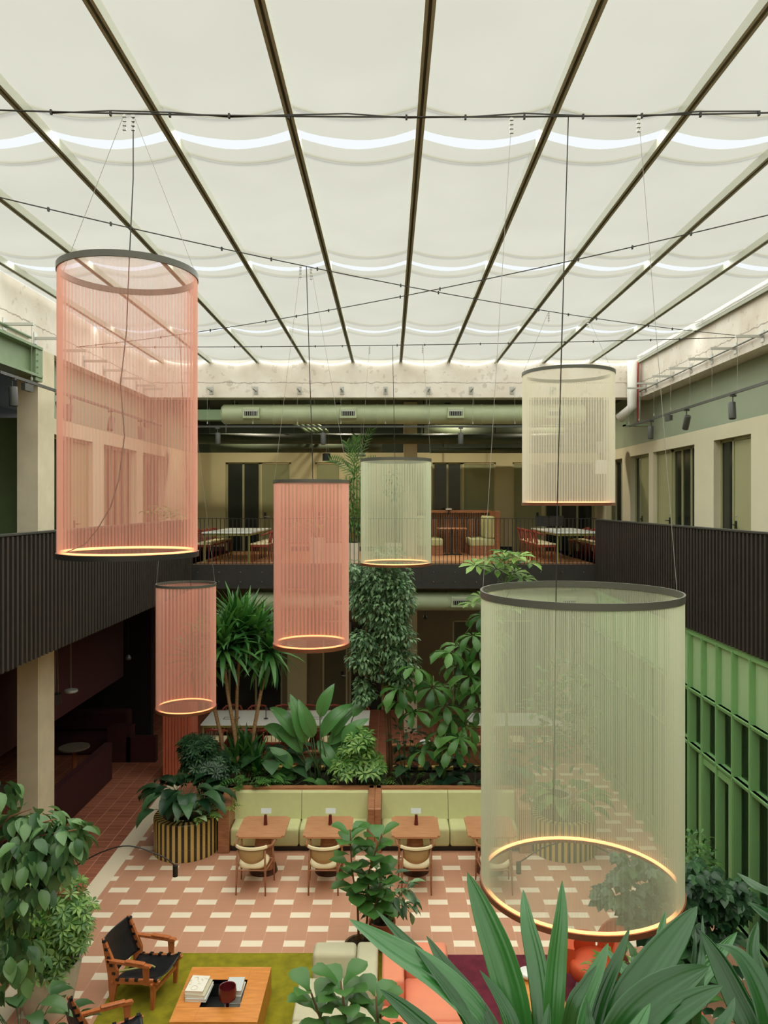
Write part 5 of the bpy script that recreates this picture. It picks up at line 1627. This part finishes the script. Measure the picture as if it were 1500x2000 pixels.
fiddle((x0 - .07, 10.25, 0), [([(x0 - .1, 10.25, .2), (x0 - .12, 10.25, .85), (x0 - .2, 10.25, 1.35), (x0 - .22, 10.25, 1.86)], 19, .36), ([(x0 - .04, 10.3, .2), (x0 + .02, 10.25, .8), (x0 + .03, 10.25, 1.3), (x0 + .20, 10.25, 1.80)], 22, .34), ([(x0 - .05, 10.3, .2), (x0 + .1, 10.2, .8), (x0 + .2, 10.2, 1.25)], 12, .45)],
       'fiddle leaf fig in a dark woven basket between the sofas and the wooden tables', 'lf_fiddle', (.19, .23, .34, 'basket'), 41)
g = lowplant('rubber_shrub', (x0 + .42, 10.75, .38), 1, .1, .1, .1, .05, 'lf_mid', 'x', seed=3)
for ch in list(g.children): bpy.data.objects.remove(ch)
g['label'] = 'leafy crinkled-leaf shrub in a terracotta pot just right of the fiddle leaf fig'; x0 = -.52; g.location = (x0 + .42, 10.75, 0)
pot(g, .15, .19, .38, 'terracotta')
mb = MB(); st = MB(); r = random.Random(43)
for (dx, z, s, n) in ((.02, .95, .26, 34), (.2, .80, .26, 30), (.1, .62, .28, 30), (.32, .60, .16, 12)):
    cloud(mb, (x0 + .42 + dx, 10.7, z), (s, s, s * .75), n, .22, .085, 'ovate', 4, r, .8, .3, .15)
for k in range(5): st.tube([(x0 + .42, 10.75, .3), (x0 + .42 + .06 * (k - 1), 10.75, .6), (x0 + .42 + .12 * (k - 1), 10.65 + .05 * k, .85)], .008, 5)
fin(g, mb, st, 'lf_variegated' if 0 else 'lf_ficus', 'trunkb')
# fiddle leaf fig at the bottom of the view
fiddle((-.42, 7.05, 0), [([(-.42, 7.05, .3), (-.5, 7.05, 1.0), (-.62, 7.0, 1.5), (-.72, 7.0, 1.78)], 16, .45), ([(-.42, 7.05, .3), (-.38, 7.05, 1.0), (-.40, 7.0, 1.55), (-.44, 7.0, 1.86)], 18, .45), ([(-.4, 7.05, .3), (-.2, 7.05, 1.0), (-.10, 7.0, 1.45), (-.12, 7.0, 1.72)], 15, .45)],
       'fiddle leaf fig standing in front of the sofas at the bottom edge', 'lf_fiddle', (.22, .27, .42, 'stonepot'), 47, .27, .19)
lowplant('philodendron', (-1.05 + .9, 6.55, 0), 10, 1.35, .35, .26, .13, 'lf_mid', 'small leafy plant beside the lower fiddle leaf fig', seed=51)

# left side: rubber fig, umbrella bush in a pale pot, low broad leaves
g = plant('weeping_fig', (-4.1, 7.3, 0), 'large-leaved fig tree reaching in from the left edge', 'tree')
pot(g, .25, .3, .5, 'stonepot')
st = MB(); mb = MB(); r = random.Random(61); D = 7.2
trunk(st, [Vector((-4.1, 7.3, .3)), Vector((-4.05, 7.3, 1.6)), Vector((-3.85, 7.25, 2.6)), P(40, 1610, D)], .05, .02)
for (x, y) in ((0, 1540), (60, 1580), (110, 1600), (150, 1620), (20, 1700), (90, 1690), (40, 1760), (30, 1860)):
    st.tube([P(-20, min(1850, y + 60), D), P((x - 20) / 2, y + 15, D), P(x, y, D)], [.016, .011, .006], 5)
for (x, y, rx, rz, n) in ((10, 1540, 26, 26, 16), (55, 1605, 60, 32, 60), (118, 1625, 38, 32, 44), (40, 1665, 60, 40, 66), (110, 1670, 42, 34, 44), (20, 1720, 50, 40, 50), (60, 1735, 36, 26, 24), (15, 1790, 36, 40, 34), (35, 1850, 40, 36, 26), (148, 1632, 18, 24, 12), (62, 1880, 20, 20, 8), (10, 1900, 30, 30, 16)):
    cloud(mb, P(x, y, D + r.uniform(-.15, .15)), (rx / 208, .22, rz / 208), int(n * 1.25), .19, .112, 'ovate', 5, r, .6, .2, .8)
fin(g, mb, st, 'lf_rubber', 'trunkb', 'foliage', 'trunk')
g = plant('umbrella_bush', (P(88, 1985, 9.35).x, 9.45, 0), 'umbrella bush in a large pale stone pot beside the left fig')
pot(g, .27, .38, .58, 'stonepot')
st = MB(); mb = MB(); r = random.Random(67)
cx = g.location.x
for k in range(9):
    a = k * .8; st.tube([(cx, 9.45, .5), (cx + .12 * math.cos(a), 9.45 + .12 * math.sin(a), .9), (cx + .35 * math.cos(a), 9.45 + .35 * math.sin(a), 1.35)], [.014, .01, .006], 5)
for (x, y, s, n) in ((105, 1760, 62, 90), (70, 1810, 62, 80), (120, 1810, 60, 95), (95, 1860, 62, 80), (150, 1790, 36, 40), (60, 1760, 40, 40)):
    c = P(x, y, 9.35)
    for _ in range(n):
        v = rv3(r).normalized() * (.55 + .45 * r.random())
        p = c + Vector((v.x, v.y, v.z)) * (s / 160)
        rosette(mb, p, 8, .105, .042, .2, .6, 'obovate', 2, r, axis=(v.x * .8, v.y * .8 - .25, .9 + v.z * .3))
fin(g, mb, st, 'lf_bright', 'trunkb')
lowplant('aglaonema', (-3.95, 8.25, 0), 26, .85, .55, .36, .19, 'lf_rubber', 'broad pale green leaves crowding the bottom left corner', seed=71, droop=1.2, lift=.4, seg=6)
lowplant('aglaonema', (-3.75, 7.6, 0), 14, .55, .40, .30, .15, 'lf_ficus', 'low broad-leaved plant cut off at the bottom left beside the second leather chair', seed=72, droop=1.1, lift=.4, seg=5)

# right side: grape-leaved vine bush in dark pots and more
def lobed(mb, p, d, up, L, r):
    d = Vector(d).normalized(); s = d.cross(up).normalized()
    for (f, k, w) in ((0, 1.0, .5), (.75, .85, .42), (-.75, .85, .42), (1.55, .6, .34), (-1.55, .6, .34)):
        mb.leaf(p, d * math.cos(f) + s * math.sin(f), up, L * k * .62, L * w * .75, .5, 'ovate', 3, .08)
def vine(loc, clumps, D, label, lm, L, seed, potm='black', ph=.45):
    g = plant('grape_ivy', loc, label)
    pot(g, .2, .26, ph, potm)
    st = MB(); mb = MB(); r = random.Random(seed)
    b = Vector(loc)
    for (x, y, rx, rz, n) in clumps:
        c = P(x, y, D)
        st.tube([b + Vector((0, 0, ph - .1)), (b + c) / 2 + Vector((0, 0, .25)), c], [.01, .007, .004], 5)
        for _ in range(n):
            v = rv3(r)
            p = c + Vector((v.x * rx / 155, v.y * .35, v.z * rz / 155))
            dd = Vector((v.x + r.uniform(-.6, .6), -.6 + r.uniform(-.5, .5), -.5 + r.uniform(-.4, .5)))
            lobed(mb, p, dd, Vector((r.uniform(-.3, .3), -.5, 1)), L * r.uniform(.7, 1.15), r)
    fin(g, mb, st, lm, 'stemd')
vine((3.75, 9.9, 0), [(1235, 1700, 40, 34, 26), (1215, 1750, 45, 26, 22), (1250, 1780, 34, 34, 22), (1345, 1720, 60, 40, 60), (1400, 1740, 60, 40, 60), (1320, 1780, 60, 50, 60), (1380, 1800, 60, 50, 50), (1430, 1760, 26, 26, 16), (1300, 1840, 50, 40, 36), (1360, 1850, 40, 40, 26)], 9.8, 'dark lobed-leaf ivy bush in a black pot right of the big green drum lamp', 'lf_dark', .30, 81, 'black', .5)
bush('leafy_shrub', P(1350, 1680, 10.6), (.36, .3, .42), 230, .11, .055, 'lf_mid', 'fine-leaved climbing shrub in front of the green glazed doors', 0, seed=83, base=0.0)
bush('leafy_shrub', P(1215, 1905, 9.0), (.42, .3, .3), 120, .16, .06, 'lf_bright', 'bright low shrub beside the rounded orange chair', 0, seed=84, base=0.0)
lowplant('philodendron', (4.1, 8.6, 0), 20, .9, .5, .34, .16, 'lf_dark', 'dark broad-leaved plant under the lobed ivy on the right', seed=85, droop=1.1, seg=4)
lowplant('philodendron', (3.3, 8.4, 0), 16, .75, .45, .30, .15, 'lf_mid', 'green broad-leaved plant behind the foreground blades', seed=86, droop=1.1, seg=4)

# upper balcony plants
g = empty('box_planter', (-.98, 18.75, F2), 0, 'pale box planter behind the balcony railing holding bamboo-like palms', 'planter')
MB().box(-.75, -.22, 0, .25, .22, .48).build('box', M['stonepot'], g)
MB().box(-.72, -.19, .481, .22, .19, .485).build('soil', M['soil'], g)
g = plant('palm', (-.90, 18.75, F2 + .48), 'tall feathery palm on the far balcony between the pink and pale green drum lamps')
st = MB(); mb = MB(); r = random.Random(91); D = 18.75
for k in range(6):
    x = 682 + k * 5
    st.tube([(P(x, 1060, D).x, D + .03 * k - .08, F2 + .46), P(x, 1000, D), P(x + (k - 3) * 2, 930, D)], .018, 6)
for (x, y, dx, dy) in ((690, 900, -45, -20), (692, 900, -15, -55), (694, 890, 32, -70), (692, 910, 40, -30), (688, 930, -30, 5), (692, 880, 5, -45)):
    a, b2 = P(x, y + 25, D), P(x + dx, y + dy + 20, D - .15)
    for q in range(13):
        f = q / 12; p = a.lerp(b2, f) + U * (.12 * math.sin(PI * f))
        d = (b2 - a).normalized(); s = d.cross(Vector((0, -1, 0))).normalized()
        for sg in (-1, 1): mb.leaf(p, d * .8 + s * sg * .7, Vector((0, -1, .3)), .24 * (1.1 - .4 * f), .03, .4, 'lance', 2, .1)
    st.tube([P(692, 930, D), a, b2], [.012, .009, .004], 5)
cloud(mb, P(690, 1010, D), (.30, .2, .55), 330, .15, .035, 'lance', 2, r, .5, .2, .35)
cloud(mb, P(688, 950, D), (.22, .2, .35), 140, .15, .035, 'lance', 2, r, .5, .2, .2)
fin(g, mb, st, 'lf_mid', 'stem')
g = plant('potted_philodendron', (-1.72, 18.35, F2), 'broad-leaved plant in a tall beige pot seen through the middle pink drum lamp')
pot(g, .17, .2, .62, 'stonepot')
st = MB(); mb = MB(); petiole(mb, st, (-1.72, 18.35, F2 + .6), 12, .5, .5, .38, .14, 'ovate', random.Random(93), droop=1.3)
fin(g, mb, st, 'lf_mid', 'stemd')
g = plant('potted_umbrella_plant', (-5.2, 17.0, F2), 'plant with drooping leaves rising behind the left balcony parapet')
pot(g, .18, .22, .6, 'stonepot')
st = MB(); mb = MB(); r = random.Random(95)
for (x, y) in ((290, 1000), (305, 1003), (320, 997), (335, 1000), (348, 1006), (312, 990), (330, 1010)):
    p = P(x, y, 17.0); st.tube([(-5.2, 17.0, F2 + .5), (-5.2, 17, 5.8), p], .006, 4)
    rosette(mb, p, 7, .26, .07, .1, 1.2, 'obovate', 3, r)
fin(g, mb, st, 'lf_mid', 'stem')
for (loc, lab, sd, h) in (((.1, 19.6, F2), 'leafy potted plant seen through the pale green drum lamp on the far balcony', 97, 1.9),):
    g = plant('potted_tree', loc, lab); pot(g, .17, .22, .42, 'stonepot')
    st = MB(); mb = MB(); r = random.Random(sd)
    st.tube([(loc[0], loc[1], F2 + .3), (loc[0], loc[1], F2 + h)], .012, 5)
    cloud(mb, (loc[0], loc[1], F2 + h), (.25, .25, .4), 90, .14, .06, 'ovate', 2, r)
    fin(g, mb, st, 'lf_mid', 'trunkb')

# ------------------------------------------------ foreground plant on the near ledge
g = empty('cast_iron_plant', (.75, 1.45, F2 + .02), 0, 'cast iron plant with broad pointed blades filling the lower right foreground', 'plant')
g2 = empty('trough_planter', (1.0, 1.35, 4.20), 0, 'dark planter trough hung outside the near balcony, below the view', 'planter')
MB().box(-1.3, -.95, 0, 1.6, -.90, .55).box(-1.3, .35, 0, 1.6, .40, .55).box(-1.3, -.9, 0, -1.25, .35, .55).box(1.55, -.9, 0, 1.6, .35, .55).box(-1.25, -.9, 0, 1.55, .35, .05).build('trough', M['black'], g2)
MB().box(-1.25, -.9, .05, 1.55, .35, .50).build('soil', M['soil'], g2)
def blade(tip, mids, base, W, D0, D1, lm='lf_blade', tw=0.0):
    """tip -> base in the view, D0 depth at the tip and D1 at the base"""
    pts = [tip] + mids + [base]
    n = len(pts)
    Q = [P(x, y, D0 + (D1 - D0) * (i / (n - 1))) for i, (x, y) in enumerate(pts)][::-1]
    out = []
    E = [Q[0] * 2 - Q[1]] + Q + [Q[-1] * 2 - Q[-2]]
    for i in range(1, len(E) - 2):
        for k in range(5):
            t = k / 5
            out.append(.5 * ((2 * E[i]) + (E[i + 1] - E[i - 1]) * t + (2 * E[i - 1] - 5 * E[i] + 4 * E[i + 1] - E[i + 2]) * t * t + (3 * E[i] - E[i - 1] - 3 * E[i + 1] + E[i + 2]) * t ** 3))
    out.append(Q[-1])
    L = sum((out[i + 1] - out[i]).length for i in range(len(out) - 1))
    vs = []; fs = []; acc = 0; m = 20
    rj = random.Random(int(tip[0] * 7 + tip[1])); tw = rj.uniform(-.9, .9); rj2 = [rj.random() for _ in range(30)]
    for i, p in enumerate(out):
        if i: acc += (p - out[i - 1]).length
        t = acc / L
        w = W * .5 * (max(.0, math.sin(PI * min(1, (t * .93 + .07)) ** 1.15)) ** .72)
        if i == len(out) - 1: w = 0.0006
        d = (out[min(i + 1, len(out) - 1)] - out[max(i - 1, 0)]).normalized()
        view = (Vector((0, 0, EYE)) - p).normalized()
        n0 = (view + Vector((0, 0, .9)) + Vector((tw, 0, 0))).normalized()
        s = d.cross(n0).normalized(); nn = s.cross(d).normalized()
        for j in range(m + 1):
            u = j / m * 2 - 1
            vs.append(p + s * w * u + nn * (abs(u) * w * .28 + .0048 * (j % 2) * min(1, w * 40) * rj2[j]))
    for i in range(len(out) - 1):
        for j in range(m):
            q = i * (m + 1) + j; fs.append((q, q + 1, q + m + 2, q + m + 1))
    mb = MB().add(vs, fs)
    o = off(mb, g.location).build('leaf', M[lm], g, True)
    return o
BL = [
 ((682, 1795), [(760, 1850), (870, 1925), (960, 2030)], (1010, 2190), 78, 1.85, 1.5, 'lf_blade2'),
 ((735, 1778), [(800, 1850), (880, 1935), (950, 2030)], (1000, 2190), 46, 1.9, 1.5, 'lf_blade'),
 ((833, 1828), [(872, 1890), (925, 1960), (965, 2040)], (1000, 2190), 44, 1.8, 1.5, 'lf_blade'),
 ((742, 1932), [(800, 1980), (870, 2050)], (960, 2190), 46, 1.6, 1.4, 'lf_blade'),
 ((810, 1850), [(850, 1900), (900, 1970), (940, 2060)], (990, 2190), 30, 1.75, 1.5, 'lf_blade'),
 ((912, 1703), [(948, 1790), (985, 1890), (1015, 2010)], (1030, 2190), 76, 1.75, 1.5, 'lf_blade2'),
 ((937, 1895), [(975, 1950), (1005, 2020)], (1040, 2190), 40, 1.6, 1.45, 'lf_blade'),
 ((1022, 1738), [(1030, 1800), (1050, 1890), (1062, 2000)], (1065, 2190), 50, 1.8, 1.5, 'lf_blade2'),
 ((1098, 1720), [(1095, 1790), (1085, 1890), (1078, 2000)], (1070, 2190), 50, 1.7, 1.5, 'lf_blade2'),
 ((1188, 1842), [(1170, 1890), (1140, 1960), (1120, 2040)], (1090, 2190), 56, 1.65, 1.5, 'lf_blade2'),
 ((1230, 1812), [(1208, 1870), (1175, 1950), (1150, 2040)], (1100, 2190), 36, 1.7, 1.5, 'lf_blade'),
 ((1165, 1886), [(1140, 1925), (1112, 1985)], (1085, 2190), 36, 1.55, 1.45, 'lf_blade'),
 ((1362, 1770), [(1320, 1830), (1270, 1900), (1215, 1985)], (1150, 2190), 84, 1.8, 1.5, 'lf_blade'),
 ((1385, 1888), [(1330, 1915), (1265, 1960), (1205, 2030)], (1130, 2190), 90, 1.6, 1.45, 'lf_blade'),
 ((1412, 1925), [(1355, 1955), (1290, 2000), (1230, 2070)], (1160, 2190), 72, 1.55, 1.45, 'lf_blade'),
 ((1368, 1818), [(1405, 1880), (1440, 1950), (1475, 2030)], (1500, 2190), 60, 1.75, 1.5, 'lf_blade'),
 ((1398, 1843), [(1440, 1865), (1480, 1930), (1505, 2020)], (1510, 2190), 70, 1.7, 1.5, 'lf_blade'),
 ((1440, 1705), [(1480, 1735), (1530, 1765)], (1600, 1900), 34, 1.9, 1.6, 'lf_blade'),
 ((1462, 1762), [(1500, 1790), (1560, 1830)], (1640, 1950), 44, 1.8, 1.6, 'lf_blade'),
 ((1358, 1815), [(1357, 1850), (1352, 1920), (1345, 2000)], (1330, 2190), 18, 1.8, 1.6, 'lf_blade'),
 ((1372, 1788), [(1372, 1850), (1365, 1930)], (1340, 2190), 20, 1.8, 1.6, 'lf_blade'),
 ((1300, 1780), [(1290, 1840), (1300, 1930), (1320, 2010)], (1330, 2190), 40, 2.0, 1.7, 'lf_blade2'),
 ((1440, 1820), [(1400, 1870), (1350, 1930), (1310, 2010)], (1290, 2190), 46, 2.0, 1.7, 'lf_blade2'),
 ((1180, 1850), [(1225, 1900), (1300, 1960), (1380, 2020)], (1440, 2190), 44, 2.1, 1.8, 'lf_blade2'),
 ((1146, 1952), [(1150, 1985), (1155, 2030)], (1150, 2190), 30, 1.5, 1.45, 'lf_blade'),
 ((1435, 1948), [(1425, 1980), (1400, 2030)], (1380, 2190), 34, 1.55, 1.45, 'lf_blade'),
 ((1480, 1800), [(1470, 1860), (1490, 1940), (1500, 2020)], (1500, 2190), 44, 1.9, 1.6, 'lf_blade'),
 ((1225, 1835), [(1238, 1865), (1245, 1900)], (1250, 2190), 26, 1.9, 1.6, 'lf_blade'),
 ((1072, 1960), [(1068, 2000), (1062, 2060)], (1060, 2190), 34, 1.5, 1.4, 'lf_blade'),
 ((880, 1950), [(920, 2000), (950, 2060)], (990, 2190), 34, 1.5, 1.4, 'lf_blade'),
 ((1270, 1960), [(1250, 2000), (1220, 2060)], (1190, 2190), 40, 1.5, 1.4, 'lf_blade2'),
]
for (tip, mids, base, W, D0, D1, lm) in BL:
    blade(tip, mids, base, W * (D0 + D1) / 2 / 1500 * .84, D0, D1, lm)
